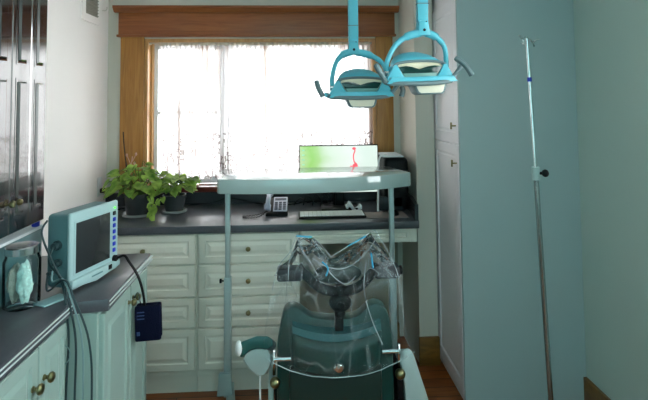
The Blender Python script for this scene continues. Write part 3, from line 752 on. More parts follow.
# ------------------------------------------------------------------ dental lamps
def dental_lamp(loc, yaw, handles, yoke_tops, pole_x, label, group, ztop, tilt=0.0, sx_=0.0):
    t = thing('dental_lamp', label, 'lamp', loc, group)
    T = Matrix.Translation(loc) @ Matrix.Rotation(yaw, 4, 'Z') @ Matrix.Rotation(tilt, 4, 'Y')
    def nb(): m = MB(); m.M = T; return m
    # housing : shallow shell, open toward the viewer, rounded to the back
    sh = nb()
    nU, nV = 26, 10; V = []; F = []
    for j in range(nV+1):
        v = j/nV; ph = v*pi/2                      # 0 rim .. back pole
        for i in range(nU+1):
            a = pi*i/nU                               # 0..pi over the top
            k = cos(ph)
            z = 0.062+(0.026+0.06*sin(pi*min(1, v*1.6)*0.5)**0.8)*max(0.0, sin(a))**0.6 - 0.012*v
            V.append((0.108*cos(a)*(0.55+0.45*k), -0.035+0.15*sin(ph), z-0.05*v**3))
    for j in range(nV):
        for i in range(nU):
            F.append((j*(nU+1)+i, j*(nU+1)+i+1, (j+1)*(nU+1)+i+1, (j+1)*(nU+1)+i))
    sh._add(V, F, True)
    # side cheeks running down to the bar
    sh.prism([(-0.112, 0.07), (-0.100, 0.072), (-0.078, 0.032), (-0.06, 0.012), (-0.15, 0.006), (-0.135, 0.03)], -0.05, 0.02, 'Y', bev=0.003)
    sh.prism([(0.112, 0.07), (0.100, 0.072), (0.078, 0.032), (0.06, 0.012), (0.15, 0.012), (0.135, 0.03)], -0.05, 0.02, 'Y', bev=0.003)
    sh.prism([(-0.15, -0.006), (0.15, -0.002), (0.13, 0.022), (-0.13, 0.020)], -0.068, -0.040, 'Y', bev=0.003)
    ho = sh.build('housing', M['lamp_blue'], t)
    sd = ho.modifiers.new('s', 'SOLIDIFY'); sd.thickness = 0.004
    # grey rim round the mouth
    rm = nb(); pts = [(0.11*cos(pi*i/20), -0.04, 0.060+0.026*max(0.0, sin(pi*i/20))**0.6) for i in range(21)]
    rm.tube(pts, 0.0058, 8); rm.build('rim', M['lamp_grey'], t)
    # reflector and glass
    rf = nb(); V = []; F = []
    for j in range(5):
        v = j/4
        for i in range(17):
            u = -1+2*i/16
            V.append((0.10*u*(1-0.2*v), -0.036+0.012*v, 0.060+0.024*(1-u*u)**0.3-0.055*v))
    for j in range(4):
        for i in range(16): F.append((j*17+i, j*17+i+1, (j+1)*17+i+1, (j+1)*17+i))
    rf._add(V, F, True); ro = rf.build('reflector', M['lamp_reflector'], t)
    md = ro.modifiers.new('s', 'SOLIDIFY'); md.thickness = 0.003
    gk = nb(); gk.prism([(-0.092, 0.062), (-0.06, 0.066), (-0.035, 0.062), (-0.005, 0.052), (0.03, 0.062), (0.06, 0.066), (0.092, 0.062), (0.075, 0.036), (-0.075, 0.036)], -0.046, -0.038, 'Y', bev=0.001)
    gk.build('glass_strip', M['lamp_dark'], t)
    lb = nb(); lb.prism([(-0.074, 0.037), (0.074, 0.037), (0.062, 0.012), (-0.062, 0.012)], -0.044, -0.03, 'Y', bev=0.002); lb.build('lower_lip', mat('lip_green', '#6f9a92', 0.4), t)
    # bottom bumper bar
    br = nb(); bp = [(-0.158, -0.045, 0.012), (-0.145, -0.055, -0.001), (-0.08, -0.066, -0.006), (0, -0.07, -0.008), (0.08, -0.066, -0.005), (0.125, -0.055, 0.002)] 
    br.tube(smooth_path(bp, 4), 0.0095, 10)
    bo = br.build('bumper_bar', M['lamp_grey'], t)
    # arms out to the handles + handles
    for (ax, az, gx0, gz0, gx1, gz1) in handles:
        sx = -0.15 if ax < 0 else 0.12
        am = nb(); am.tube(smooth_path([(sx, -0.052, 0.004), ((sx+ax)/2, -0.052, az*0.45), (ax, -0.055, az)], 4), 0.009, 10); ao = am.build('handle_arm', M['lamp_blue'] if az < 0.05 else M['lamp_grey'], t)
        g = nb(); g.tube(smooth_path([(gx0, -0.05, gz0), ((gx0+gx1)/2+0.006*(1 if ax > 0 else -1), -0.058, (gz0+gz1)/2+0.004), (gx1, -0.055, gz1)], 5), [0.008]+[0.0115]*9+[0.0125], 10); g.build('handle', M['lamp_grey'], t)
    # shield hanging below
    s2 = nb(); s2.prism([(a_+sx_, c_) for a_, c_ in [(-0.072, -0.012), (0.072, -0.008), (0.062, -0.042), (0.052, -0.052), (-0.046, -0.052), (-0.058, -0.044)]], -0.055, 0.02, 'Y', bev=0.004)
    so = s2.build('light_shield', M['lamp_grey'], t)
    s3 = nb(); s3.prism([(a_+sx_, c_) for a_, c_ in [(-0.062, -0.012), (0.062, -0.008), (0.053, -0.040), (0.045, -0.046), (-0.04, -0.046), (-0.05, -0.040)]], -0.058, -0.050, 'Y', bev=0.001); s3.build('shield_face', M['lamp_shield'], so)
    # yoke
    (lx, lz), (rx, rz), (jx, jz) = yoke_tops
    yk = nb()
    L = smooth_path([(-0.128, -0.01, 0.035), (-0.132, -0.01, 0.08), (lx, -0.01, lz), ((lx+jx)/2-0.01, -0.01, (lz+jz)/2+0.012), (jx-0.012, -0.01, jz)], 6)
    Rr = smooth_path([(0.122, -0.01, 0.03), (0.126, -0.01, 0.08), (rx, -0.01, rz), ((rx+jx)/2+0.01, -0.01, (rz+jz)/2+0.012), (jx+0.012, -0.01, jz)], 6)
    yk.tube(L, [0.0105]*14+[0.012]*4+[0.017]*7, 12); yk.tube(Rr, [0.0105]*14+[0.012]*4+[0.017]*7, 12)
    yo = yk.build('yoke', M['lamp_blue'], t)
    for sx in (-0.129, 0.123):
        pv = nb(); pv.lathe((sx, -0.012, 0.04), [(0.01, -0.014), (0.012, -0.012), (0.012, 0.012), (0.01, 0.014)], 12, 'X')
        pv.build('pivot', M['steel'], yo)
    # joint block + pole
    jb = nb(); jb.prism([(jx-0.03, jz-0.012), (jx+0.03, jz-0.012), (jx+0.022, jz+0.03), (jx+0.02, jz+0.05), (jx-0.02, jz+0.05), (jx-0.022, jz+0.03)], -0.028, 0.016, 'Y', bev=0.006)
    jo = jb.build('joint', M['lamp_blue'], t)
    bl = nb(); bl.lathe((jx, -0.028, jz+0.01), [(0.006, -0.002), (0.006, 0.001)], 12, 'Y'); bl.build('bolt', M['black'], jo)
    bl = nb(); bl.lathe((jx+0.01, -0.028, jz+0.045), [(0.003, -0.001), (0.003, 0.001)], 8, 'Y'); bl.build('bolt', M['black'], jo)
    W = T @ Vector((jx, -0.005, jz+0.045))
    pl = MB(); pl.prism([(W.x-0.0225, W.z), (W.x+0.0225, W.z), (W.x+0.0225+pole_x, ztop), (W.x-0.0225+pole_x, ztop)], W.y-0.016, W.y+0.016, 'Y', bev=0.003)
    po = pl.build('pole', M['lamp_blue'], t)
    MB().box(W.x-0.024+pole_x*0.2, W.x+0.024+pole_x*0.2, W.y-0.0175, W.y+0.0175, W.z+0.075, W.z+0.079).build('pole_seam', M['lamp_grey'], po)
    MB().lathe((W.x+pole_x, W.y, ZC-0.05), [(0.06, 0.0495), (0.06, 0.03), (0.035, 0.0), (0.02, -0.01)], 20).build('ceiling_mount', M['lamp_blue'], t)
    return t
dental_lamp((0.296, 2.30, 1.602), R(0), [(-0.17, 0.012, -0.205, 0.072, -0.176, 0.0), (0.165, 0.05, 0.182, 0.044, 0.180, -0.002)],
            [(-0.112, 0.155), (0.105, 0.15), (-0.03, 0.205)], 0.0,
            'left turquoise dental lamp hanging in front of the lace curtain', 'turquoise dental lamps on poles', ZC-0.03)
dental_lamp((0.503, 2.05, 1.655), R(6), [(-0.175, 0.055, -0.188, 0.075, -0.165, 0.03), (0.17, 0.06, 0.148, 0.095, 0.215, 0.022)],
            [(-0.095, 0.15), (0.12, 0.145), (0.03, 0.205)], 0.012,
            'right turquoise dental lamp hanging in front of the white cabinet doors', 'turquoise dental lamps on poles', ZC-0.03, tilt=R(-1.5), sx_=0.035)

# ------------------------------------------------------------------ IV stand
t = thing('drip_stand', 'chrome drip stand leaning slightly beside the blue-green panel', 'IV stand', (1.16, 2.3, 0))
def ivx(z): return 1.093+(1.87-z)*0.0365
b = MB().tube([(ivx(1.25), 2.3, 1.25), (ivx(1.87), 2.3, 1.87)], 0.0085, 12); b.build('upper_tube', M['chrome'], t)
b = MB().tube([(ivx(0.07), 2.3, 0.07), (ivx(1.24), 2.3, 1.24)], 0.0115, 12); b.build('lower_tube', M['steel'], t)
b = MB()
b.tube(smooth_path([(1.052, 2.27, 1.845), (1.06, 2.265, 1.838), (1.063, 2.27, 1.85), (1.055, 2.27, 1.868), (1.037, 2.26, 1.878)], 5), 0.004, 8)
b.tube(smooth_path([(1.058, 2.27, 1.862), (1.075, 2.285, 1.876), (1.095, 2.3, 1.872), (1.12, 2.315, 1.862), (1.134, 2.32, 1.845), (1.137, 2.32, 1.832)], 5), 0.004, 8)
b.tube(smooth_path([(1.130, 2.32, 1.848), (1.14, 2.31, 1.862), (1.158, 2.30, 1.864)], 5), 0.0035, 8)
b.build('hooks', M['chrome'], t)
b = MB().tube([(ivx(1.685), 2.3, 1.685), (ivx(1.665), 2.3, 1.665)], 0.0105, 14); b.build('tape_band', M['blue'], t)
b = MB().tube([(ivx(1.265), 2.3, 1.265), (ivx(1.205), 2.3, 1.205)], 0.018, 16)
b.build('collar', mat('clear_grey_collar', '#9fb8b6', 0.3), t)
b = MB().tube([(ivx(1.237)+0.01, 2.295, 1.237), (ivx(1.237)+0.028, 2.285, 1.237)], 0.007, 10)
b.ell((ivx(1.237)+0.036, 2.28, 1.238), 0.016, 0.018, 0.018)
b.build('clamp_knob', M['black'], t)
bb = MB().lathe((ivx(0.08), 2.3, 0.05), [(0.02, 0), (0.035, 0.004), (0.035, 0.03), (0.02, 0.04)], 18).build('hub', M['steel'], t)
for k in range(5):
    a = 2*pi*k/5+0.3; cx_, cy_ = ivx(0.08), 2.3
    e = (cx_+0.2*cos(a), cy_+0.2*sin(a))
    l = MB().tube([(cx_+0.02*cos(a), cy_+0.02*sin(a), 0.075), (e[0], e[1], 0.055)], 0.011, 8).build('leg', M['steel'], t)
    MB().lathe((e[0]-0.009, e[1], 0.024), [(0.004, -0.001), (0.023, 0), (0.024, 0.004), (0.024, 0.014), (0.023, 0.018), (0.004, 0.019)], 16, 'X').build('caster', M['black'], l)

# ------------------------------------------------------------------ dental chair
t = thing('dental_chair', 'dark green dental chair seen from behind with plastic-covered headrest', 'dental chair', (0.155, 2.3, 0))
outl = [(-0.085, 0.35), (-0.083, 0.61), (-0.066, 0.70), (-0.055, 0.738), (-0.04, 0.752), (-0.012, 0.755), (0.01, 0.746), (0.028, 0.73), (0.053, 0.712), (0.102, 0.703), (0.158, 0.700), (0.215, 0.702), (0.25, 0.714), (0.272, 0.735), (0.29, 0.75), (0.315, 0.757), (0.34, 0.752), (0.358, 0.737), (0.372, 0.70), (0.385, 0.61), (0.388, 0.35)]
MB().prism(outl, 2.06, 2.13, 'Y', bev=0.012).build('backrest', M['chair_green'], t)
b = MB(); n = 16; top = []; bot = []
for i in range(n+1):
    u = i/n; x = -0.022+0.354*u; sag = 0.030*(1-(2*u-1)**2)
    top.append((x, 0.694-sag)); bot.append((x, 0.668-sag))
ys = lambda u: 2.03-0.022*(1-(2*u-1)**2)
V = []
for i in range(n+1):
    u = i/n
    V += [(top[i][0], ys(u), top[i][1]), (top[i][0], 2.062, top[i][1]+0.006), (bot[i][0], ys(u)-0.006, bot[i][1]), (bot[i][0], 2.062, bot[i][1])]
F = []
for i in range(n):
    a, c = i*4, (i+1)*4
    F += [(a, a+1, c+1, c), (a, c, c+2, a+2), (a+2, c+2, c+3, a+3)]
F += [(0, 2, 3, 1), (n*4, n*4+1, n*4+3, n*4+2)]
b._add(V, F); b.build('trim_strip', M['chair_teal'], t)['label'] = 'curved teal trim strip across the back'
b = MB(); V = []; F = []
zs = [0.665, 0.62, 0.57, 0.54, 0.525]
for j, z in enumerate(zs):
    for i in range(n+1):
        u = i/n; x = -0.022+0.354*u
        V.append((x*(1-0.02*j)+0.155*0.02*j, ys(u)+(0.0 if j < 3 else 0.008*(j-2)), z-0.030*(1-(2*u-1)**2)))
for j in range(4):
    for i in range(n): F.append((j*(n+1)+i, j*(n+1)+i+1, (j+1)*(n+1)+i+1, (j+1)*(n+1)+i))
b._add(V, F, True)
o = b.build('back_panel', M['chair_green'], t); md = o.modifiers.new('s', 'SOLIDIFY'); md.thickness = 0.016; md.offset = 0
MB().box(-0.035, 0.335, 2.035, 2.062, 0.30, 0.53, 0.012).build('lower_back_pad', M['chair_dark'], t)
MB().lathe((0.158, 2.0, 0.548), [(0.006, 0.01), (0.012, 0.0), (0.020, -0.006), (0.021, -0.016), (0.014, -0.024), (0.003, -0.026)], 20, 'Y').build('adjustment_knob', M['chrome'], t)
MB().box(-0.08, 0.39, 2.13, 2.55, 0.38, 0.46, 0.03, 3).build('seat', M['chair_dark'], t)
MB().prism([(2.53, 0.45), (2.58, 0.43), (2.66, 0.12), (2.62, 0.10), (2.52, 0.38)], 0.0, 0.31, 'X', bev=0.01).build('leg_rest', M['chair_dark'], t)
b = MB().box(-0.0, 0.31, 2.1, 2.5, 0.0, 0.05, 0.015); b.box(0.06, 0.25, 2.18, 2.42, 0.05, 0.38, 0.02); b.build('pedestal', M['arm_grey'], t)
# levers, knobs
for s, xa, xb in ((-1, -0.094, -0.028), (1, 0.335, 0.402)):
    z = 0.568 if s < 0 else 0.582
    l = MB().tube([(xa, 2.03, z), (xb, 2.03, z)], 0.0095, 12).build('side_lever', M['chrome'], t)
    xk = -0.094 if s < 0 else 0.402
    MB().tube([(xk, 2.03, z+0.03), (xk, 2.03, z-0.06)], 0.006, 10).build('lever_rod', M['chrome'], l)
    MB().ell((xk+(0.004 if s < 0 else 0.002), 2.02, z-0.085), 0.021, 0.021, 0.021).build('lever_knob', M['brass'], l)
# armrests
pad = [(-0.224, 0.578), (-0.238, 0.60), (-0.240, 0.622), (-0.222, 0.640), (-0.190, 0.650), (-0.160, 0.660), (-0.118, 0.657), (-0.10, 0.645), (-0.098, 0.622), (-0.118, 0.606), (-0.155, 0.612), (-0.19, 0.606), (-0.208, 0.588)]
body = [(-0.218, 0.570), (-0.205, 0.592), (-0.185, 0.606), (-0.155, 0.611), (-0.118, 0.605), (-0.108, 0.590), (-0.106, 0.555), (-0.115, 0.53), (-0.135, 0.507), (-0.16, 0.506), (-0.19, 0.53)]
SH = Matrix(((1, 0, 0, 0), (0, 1, 0, 0), (0, -0.5, 1, 0.5*2.03), (0, 0, 0, 1)))   # armrest runs down towards the seat front
def sm(): m = MB(); m.M = SH; return m
ar = sm().prism(body, 2.04, 2.34, 'Y', bev=0.006).build('armrest', M['arm_grey'], t)
sm().prism(pad, 2.03, 2.36, 'Y', bev=0.006).build('arm_pad', M['pad_teal'], ar)
MB().ell((-0.232, 2.035, 0.612), 0.014, 0.015, 0.03, 14, 10).build('arm_tip', M['white'], ar)  # white bead stands in for the glossy highlight on the armrest end
MB().prism([(-0.118, 0.535), (-0.098, 0.56), (-0.10, 0.36), (-0.09, 0.12), (-0.13, 0.12), (-0.122, 0.36)], 2.10, 2.14, 'Y', bev=0.003).build('arm_support', M['arm_grey'], ar)
MB().tube([(-0.155, 2.1, 0.51), (-0.153, 2.1, 0.2), (-0.05, 2.13, 0.15)], 0.004, 6).build('arm_wire', M['white'], ar)
armr = [(0.41, 0.565), (0.425, 0.585), (0.444, 0.592), (0.458, 0.585), (0.470, 0.565), (0.495, 0.486), (0.53, 0.375), (0.56, 0.26), (0.43, 0.26), (0.434, 0.378), (0.426, 0.476)]
ar = sm().prism(armr, 2.06, 2.34, 'Y', bev=0.005).build('armrest', M['arm_grey'], t)
MB().prism([(0.405, 0.30), (0.43, 0.30), (0.424, 0.476), (0.408, 0.52), (0.398, 0.48)], 2.06, 2.3, 'Y', bev=0.004).build('arm_hinge', M['black'], ar)
MB().box(0.376, 0.408, 2.14, 2.18, 0.30, 0.42, 0.004).build('arm_bracket', M['black'], ar)
MB().box(-0.096, -0.07, 2.14, 2.18, 0.30, 0.42, 0.004).build('arm_bracket', M['black'], ar)
# headrest
hp = MB().box(0.148, 0.182, 2.03, 2.06, 0.60, 0.745, 0.004)
hp = hp.build('headrest_post', M['black'], t)
b = MB().ell((0.169, 2.04, 0.735), 0.022, 0.022, 0.022); b.ell((0.171, 2.04, 0.775), 0.046, 0.035, 0.036)
b.lathe((0.171, 2.0, 0.775), [(0.012, -0.004), (0.016, 0.0), (0.016, 0.012), (0.012, 0.014)], 16, 'Y')
b.tube([(0.171, 2.04, 0.79), (0.171, 2.05, 0.84)], 0.02, 12); b.build('swivel_joint', M['black'], hp)
hr = MB().tube(smooth_path([(0.005, 2.06, 0.918), (0.03, 2.055, 0.885), (0.085, 2.05, 0.835), (0.13, 2.05, 0.818), (0.171, 2.05, 0.814), (0.212, 2.05, 0.818), (0.255, 2.05, 0.835), (0.305, 2.055, 0.885), (0.325, 2.06, 0.915)], 5), [0.016]*5+[0.02]*31+[0.016]*5, 12)
hr = hr.build('headrest_yoke', M['black'], t)
for x0, x1 in ((-0.082, 0.02), (0.312, 0.415)):
    MB().box(x0, x1, 2.03, 2.10, 0.862, 0.912, 0.012, 3).build('side_bolster', M['black_soft'], hr)
MB().lathe((0.415, 2.065, 0.888), [(0.004, 0), (0.018, 0.003), (0.018, 0.012), (0.01, 0.015)], 14, 'X').build('bolster_knob', M['black'], hr)
b = MB().ell((0.168, 2.125, 0.86), 0.10, 0.035, 0.042); b.build('head_pad', M['chair_dark'], hr)

# plastic cover draped over headrest
def film_cover():
    nu, nv = 130, 150
    P = [(0, .905), (.10, .945), (.16, 1.03), (.29, 1.032), (.36, .992), (.44, .945), (.5, .948), (.66, .99), (.8, 1.048), (.88, .98), (1, .90)]
    def ztop(u):
        for i in range(len(P)-1):
            if P[i][0] <= u <= P[i+1][0]:
                k = (u-P[i][0])/(P[i+1][0]-P[i][0])
                return P[i][1]*(1-k)+P[i+1][1]*k
        return P[-1][1]
    V = []; F = []
    for j in range(nv+1):
        v = j/nv          # 0 front hem .. 0.55 crest .. 1 back hem
        for i in range(nu+1):
            u = i/nu; c = 2*u-1
            zt = ztop(u)
            if v < 0.55:
                k = v/0.55
                hem = 0.515+0.085*abs(c)**2.2
                z = hem+(zt-hem)*k
                if z > 0.86:
                    q = (z-0.86)/max(0.02, zt-0.86)
                    y = 1.995+0.07*q**1.2 - 0.03*max(0, (zt-0.96)/0.09)*q
                else: y = 1.975+0.02*(z-0.5)/0.36
            else:
                k = (v-0.55)/0.45
                hem = 0.64+0.05*abs(c)**2
                z = zt+(hem-zt)*k
                q = min(1, k/0.3); y = 2.045+0.11*math.sqrt(q)+0.05*k
            hw = 0.292-0.05*max(0, min(1, (z-0.70)/0.23))
            if z > 0.93: hw = 0.242-0.1*(z-0.93)
            xc = 0.162
            x = xc+c*hw
            n = noise.noise(Vector((x*9, z*5, v*6)))+0.5*noise.noise(Vector((x*22, z*10, v*9+3)))
            rid = abs(noise.noise(Vector((x*14+z*8, z*7-x*6, 5+v*3))))
            amp = 0.004+0.009*max(0, min(1, (z-0.80)/0.1))
            y += amp*n+amp*1.2*rid
            x += 0.006*noise.noise(Vector((z*12, v*7, 1)))+amp*0.4*noise.noise(Vector((x*15, z*15, 8)))
            z += 0.4*amp*noise.noise(Vector((x*17, y*5, z*9)))
            V.append((x, y, z))
    for j in range(nv):
        for i in range(nu):
            F.append((j*(nu+1)+i, j*(nu+1)+i+1, (j+1)*(nu+1)+i+1, (j+1)*(nu+1)+i))
    mb = MB(); mb._add(V, F, True)
    hem = [Vector(V[i]) for i in range(nu+1)]
    o = mb.build('plastic_cover', M['film'])
    MB().tube(hem, 0.0016, 6).build('hem', M['hem'], o)
    # pale tubes along the creases, standing in for bright streaks of light
    fold_glints = [
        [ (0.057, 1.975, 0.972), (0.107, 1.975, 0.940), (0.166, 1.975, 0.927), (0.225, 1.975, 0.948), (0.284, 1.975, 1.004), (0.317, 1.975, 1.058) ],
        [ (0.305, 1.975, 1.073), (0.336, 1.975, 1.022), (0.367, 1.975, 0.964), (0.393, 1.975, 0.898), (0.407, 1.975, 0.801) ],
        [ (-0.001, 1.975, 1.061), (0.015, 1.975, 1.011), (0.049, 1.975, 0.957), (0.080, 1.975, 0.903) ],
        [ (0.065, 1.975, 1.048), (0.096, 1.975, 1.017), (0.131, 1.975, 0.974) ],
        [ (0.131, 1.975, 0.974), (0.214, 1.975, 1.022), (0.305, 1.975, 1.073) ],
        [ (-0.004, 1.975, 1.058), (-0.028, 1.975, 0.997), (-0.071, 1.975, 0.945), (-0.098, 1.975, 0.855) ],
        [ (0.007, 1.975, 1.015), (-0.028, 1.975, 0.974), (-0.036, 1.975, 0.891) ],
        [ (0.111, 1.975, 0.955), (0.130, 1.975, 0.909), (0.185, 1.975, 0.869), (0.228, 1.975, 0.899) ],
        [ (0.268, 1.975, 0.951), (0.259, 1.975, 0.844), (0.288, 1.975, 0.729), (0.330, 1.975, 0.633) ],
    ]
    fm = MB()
    for q in fold_glints:
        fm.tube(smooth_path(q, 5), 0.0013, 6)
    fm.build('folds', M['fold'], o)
    for q in [  # cyan tubes where the film would catch sky glints
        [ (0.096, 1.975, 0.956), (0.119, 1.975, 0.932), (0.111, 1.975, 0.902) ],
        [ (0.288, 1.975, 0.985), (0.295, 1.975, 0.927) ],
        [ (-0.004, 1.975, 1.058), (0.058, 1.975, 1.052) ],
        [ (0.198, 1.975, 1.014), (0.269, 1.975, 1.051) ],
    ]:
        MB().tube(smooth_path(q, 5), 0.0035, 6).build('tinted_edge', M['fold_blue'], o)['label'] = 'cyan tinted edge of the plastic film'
    return tag(o, 'clear crinkled plastic bag draped over the dental chair headrest', 'plastic cover')
film_cover()

# ------------------------------------------------------------------ patient monitor on left worktop
t = thing('patient_monitor', 'boxy aqua-grey patient monitor with dark screen on left worktop', 'monitor', (-0.82, 1.96, 0.912))
A = Vector((-0.797, 1.833, 0.912)); B_ = Vector((-0.722, 2.093, 0.912)); U = (B_-A); wd = U.length; U.normalize(); N = Vector((U.y, -U.x, 0))
MT = Matrix(((U.x, N.x, 0, A.x), (U.y, N.y, 0, A.y), (0, 0, 1, A.z), (0, 0, 0, 1)))   # local x along face, y outward
def nb(): m = MB(); m.M = MT; return m
b = nb(); b.box(0.006, wd-0.006, -0.108, -0.012, 0.012, 0.272, 0.018, 3); b.build('case', M['monitor_side'], t)
b = nb(); b.box(0, wd, -0.016, 0.0, 0.006, 0.278, 0.014, 3)
b.prism([(0.0, 0.02), (0.13, 0.004), (wd, 0.02), (wd, 0.045), (0, 0.045)], -0.014, 0.012, 'Y', bev=0.005)
fr = b.build('front_bezel', M['monitor_case'], t)
b = nb(); b.box(0.018, wd-0.048, -0.004, 0.002, 0.056, 0.248, 0.002); b.build('screen_frame', M['monitor_case'], fr)
b = nb(); b.box(0.026, wd-0.055, -0.001, 0.003, 0.062, 0.24, 0.0015); b.build('screen', M['screen_dark'], fr)
for k in range(7):
    b = nb(); b.box(wd-0.036, wd-0.020, -0.002, 0.005, 0.078+k*0.024, 0.094+k*0.024, 0.003); b.build('button', M['blue'] if k != 6 else M['black_soft'], fr)
b = nb(); b.ell((wd-0.028, 0.004, 0.252), 0.006, 0.003, 0.004, 10, 6); b.build('status_light', M['green_led'], fr)
b = nb(); b.lathe((wd-0.026, 0.0, 0.052), [(0.013, -0.003), (0.013, 0.01), (0.009, 0.014)], 16, 'Y'); b.build('socket_plug', M['black'], fr)
b = nb(); b.box(wd-0.075, wd-0.055, 0.0, 0.0145, 0.022, 0.040, 0.002); b.build('port', M['black'], fr)
b = nb()
b.box(0.10, 0.16, 0.009, 0.0135, 0.026, 0.031); b.build('maker_mark', M['monitor_side'], fr)
# connectors on near side
for k, (yy, zz, r_) in enumerate(((-0.055, 0.165, 0.017), (-0.05, 0.105, 0.014), (-0.075, 0.07, 0.010))):
    b = nb(); b.lathe((0.004, yy, zz), [(r_, 0.004), (r_, -0.006), (r_*0.75, -0.008), (r_*0.7, -0.022), (r_*0.3, -0.024)], 16, 'X'); b.build('connector', M['cable'], t)

# cables hanging over the worktop edge
ends = [(-0.768, 0.30, 'pale grey'), (-0.752, 0.25, ''), (-0.738, 0.32, ''), (-0.722, 0.28, '')]
lab = ['leftmost monitor cable hanging over the worktop edge', 'second monitor cable hanging over the worktop edge from the left', 'third monitor cable hanging over the worktop edge, pale grey', 'rightmost monitor cable bowing outward over the worktop edge']
st = [(-0.045, 0.262), (-0.055, 0.165), (-0.05, 0.105), (-0.075, 0.07)]
for k in range(4):
    s0 = MT @ Vector((-0.018, st[k][0], st[k][1]-0.0))
    if k == 0: s0 = MT @ Vector((-0.012, -0.085, 0.255))
    x = ends[k][0]
    pts = [s0, s0+Vector((-0.008+0.006*k, -0.02, -0.05)), (-0.806+0.008*k, 1.78-0.006*k, 0.985), (-0.772+0.010*k, 1.745, 0.925), (x+0.01+0.008*k, 1.742-0.004*k, 0.80), (x+0.004+0.014*k, 1.742-0.004*k, 0.62), (x-0.002+0.012*k, 1.742-0.004*k, ends[k][1]), (x+0.012*k, 1.742-0.003*k, 0.16), (x+0.01+0.01*k, 1.70, 0.006), (x+0.04, 1.64-0.02*k, 0.006)]
    tag(MB().tube(smooth_path(pts, 8), 0.0036 if k != 2 else 0.003, 8).build('monitor_cable', M['cable'] if k != 2 else M['cable_light']), lab[k], 'cable', 'cables hanging from the patient monitor')
pts = [(-0.772+0.022*cos(a), 1.737, 0.752+0.03*sin(a)) for a in [2*pi*i/24 for i in range(25)]]
tag(MB().tube(pts, 0.0016, 6).build('cable_loop', M['cable_light']), 'thin loop of pale wire around the hanging monitor cables', 'wire loop')

# blood-pressure cuff pouch hanging on cord over the door knob
t = thing('pressure_cuff', 'folded navy blood-pressure cuff hanging from a hose by the cabinet door', 'pressure cuff', (-0.60, 2.09, 0.70))
b = MB(); b.M = Matrix.Translation((-0.597, 2.09, 0.705)) @ Matrix.Rotation(R(4), 4, 'Z') @ Matrix.Rotation(R(-1.5), 4, 'Y')
b.box(-0.05, 0.05, -0.022, -0.004, -0.07, 0.068, 0.007, 3); b.box(-0.047, 0.05, -0.002, 0.016, -0.066, 0.07, 0.007, 3)
c = b.build('folded_cloth', M['navy'], t)
b = MB(); b.M = Matrix.Translation((-0.597, 2.09, 0.705)) @ Matrix.Rotation(R(4), 4, 'Z') @ Matrix.Rotation(R(-1.5), 4, 'Y')
for z in (0.045, 0.032, 0.019): b.box(-0.04, -0.012, -0.0235, -0.0215, z-0.002, z+0.002)
b.box(-0.042, -0.03, -0.0235, -0.0215, -0.045, -0.03)
b.build('printed_lines', mat('pale_print', '#2f4470', 0.6), c)
s0 = MT @ Vector((wd-0.026, 0.012, 0.052))
pts = [s0, s0+Vector((0.03, 0.0, 0.01)), (-0.665, 2.05, 0.955), (-0.63, 2.05, 0.90), (-0.612, 2.06, 0.83), (-0.612, 2.085, 0.765)]
MB().tube(smooth_path(pts, 8), 0.005, 8).build('hose', M['black'], t)
MB().tube(smooth_path([(-0.655, 2.09, 0.80), (-0.64, 2.085, 0.82), (-0.632, 2.085, 0.79), (-0.625, 2.09, 0.765)], 6), 0.003, 6).build('hanging_loop', M['steel'], t)

# jar with masks
JX, JY = -0.912, 1.742
t = thing('glass_jar', 'clear glass storage jar with metal lid on left worktop', 'jar', (JX, JY, 0.911))
prof = [(0.046, 0.0), (0.054, 0.006), (0.056, 0.02), (0.056, 0.15), (0.050, 0.165), (0.049, 0.178), (0.046, 0.178), (0.047, 0.165), (0.053, 0.149), (0.053, 0.02), (0.05, 0.008), (0.001, 0.006)]
b = MB().lathe((JX, JY, 0.911), prof, 32); b.build('glass_body', M['jarglass'], t)
MB().lathe((JX, JY, 0.911+0.174), [(0.050, 0.0), (0.052, 0.001), (0.052, 0.022), (0.049, 0.026), (0.02, 0.027), (0.001, 0.027)], 32).build('lid', M['steel'], t)
def wad(cx_, cy_, cz_, rx, ry, rz, seed, amp):
    b = bmesh.new(); bmesh.ops.create_uvsphere(b, u_segments=36, v_segments=22, radius=1)
    for v in b.verts:
        n_ = noise.noise(v.co*2.2+Vector((seed, 0, 0)))*amp+abs(noise.noise(v.co*5+Vector((0, seed, 0))))*amp*0.6
        v.co = v.co*(1-amp*0.5+n_); v.co = Vector((v.co.x*rx, v.co.y*ry, v.co.z*rz))
    m = MB(); m._merge(b, Matrix.Translation((cx_, cy_, cz_)), True); return m
tag(wad(JX-0.020, JY+0.002, 0.911+0.076, 0.025, 0.038, 0.064, 3.0, 0.22).build('cloth_bundle', M['dark_cloth']), 'crumpled dark grey cloth inside left side of the jar', 'cloth')
tag(wad(JX+0.018, JY-0.016, 0.911+0.083, 0.025, 0.024, 0.071, 8.0, 0.2).build('cloth_bundle', M['mask']), 'pale patterned cloth inside right side of the jar', 'cloth')
# flat sachet beside jar
b = MB(); b.M = Matrix.Translation((-0.828, 1.775, 0.912)) @ Matrix.Rotation(R(-28), 4, 'Z')
b.box(-0.028, 0.028, -0.05, 0.05, 0, 0.006, 0.002)
tag(b.build('paper_sachet', mat('pale_blue_sachet', '#7fa3a8', 0.4)), 'pale blue flat sachet lying between jar and patient monitor', 'sachet')
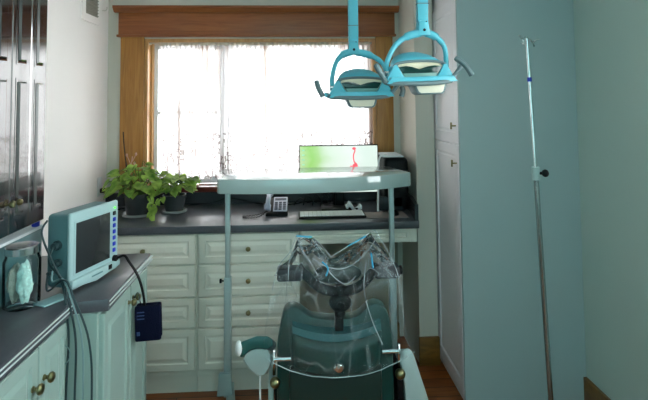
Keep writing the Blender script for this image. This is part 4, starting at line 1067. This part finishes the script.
# box under cupboard
t = thing('supply_box', 'teal box with white lid pushed under the dark cupboard behind the jar', 'box', (-1.08, 1.78, 0.911))
MB().box(-1.2, -0.974, 1.6, 2.0, 0.911, 1.105, 0.006).build('box_body', M['monitor_side'], t)
MB().box(-1.205, -0.970, 1.595, 2.005, 1.106, 1.118, 0.004).build('lid', M['paper'], t)
tag(MB().lathe((-0.985, 1.97, 1.1185), [(0.012, 0), (0.014, 0.002), (0.014, 0.022), (0.01, 0.026)], 16).build('bottle_cap', M['blue']), 'small blue cap on the white box lid under cupboard edge', 'cap')

# ------------------------------------------------------------------ unseen ceiling panel added as fill, behind the camera
t = thing('ceiling_light', 'square white ceiling light panel above the room', 'ceiling light', (0.3, 0.4, ZC))
MB().box(-0.02, 0.62, 0.08, 0.72, ZC-0.03, ZC-0.001, 0.004).build('frame', M['white'], t)
MB().box(0.0, 0.6, 0.1, 0.7, ZC-0.034, ZC-0.031).build('diffuser', mat('lit_diffuser', '#ffffff', 0.5, emit='#dff6f8', es=5.0), t)

# ------------------------------------------------------------------ world, camera, view
w = bpy.data.worlds.new('sky'); scene.world = w; w.use_nodes = True
bg = w.node_tree.nodes['Background']; bg.inputs[0].default_value = (1.0, 0.985, 0.98, 1); bg.inputs[1].default_value = 8.5

cam = bpy.data.cameras.new('camera'); co = bpy.data.objects.new('camera', cam); COL.objects.link(co); scene.camera = co
yaw, pit, rol = R(3.2), R(2.9), R(0.55)
Fv = Vector((sin(yaw)*cos(pit), cos(yaw)*cos(pit), sin(pit)))
Rv = Fv.cross(Vector((0, 0, 1))).normalized(); Uv = Rv.cross(Fv)
R2 = Rv*cos(rol)-Uv*sin(rol); U2 = Uv*cos(rol)+Rv*sin(rol)
mw = Matrix(((R2.x, U2.x, -Fv.x, 0), (R2.y, U2.y, -Fv.y, 0), (R2.z, U2.z, -Fv.z, 1.57), (0, 0, 0, 1)))
co.matrix_world = mw
cam.sensor_fit = 'HORIZONTAL'; cam.sensor_width = 36; cam.lens = 500/648*36
cam.shift_y = (78.4-200)/648; cam.clip_start = 0.05

scene.view_settings.view_transform = 'Standard'; scene.view_settings.look = 'None'
scene.view_settings.gamma = 1; scene.view_settings.exposure = 0.65; scene.view_settings.use_curve_mapping = False
try:
    scene.cycles.use_denoising = True; scene.cycles.max_bounces = 10; scene.cycles.diffuse_bounces = 5; scene.cycles.transparent_max_bounces = 16
    scene.cycles.sample_clamp_indirect = 6
except Exception: pass
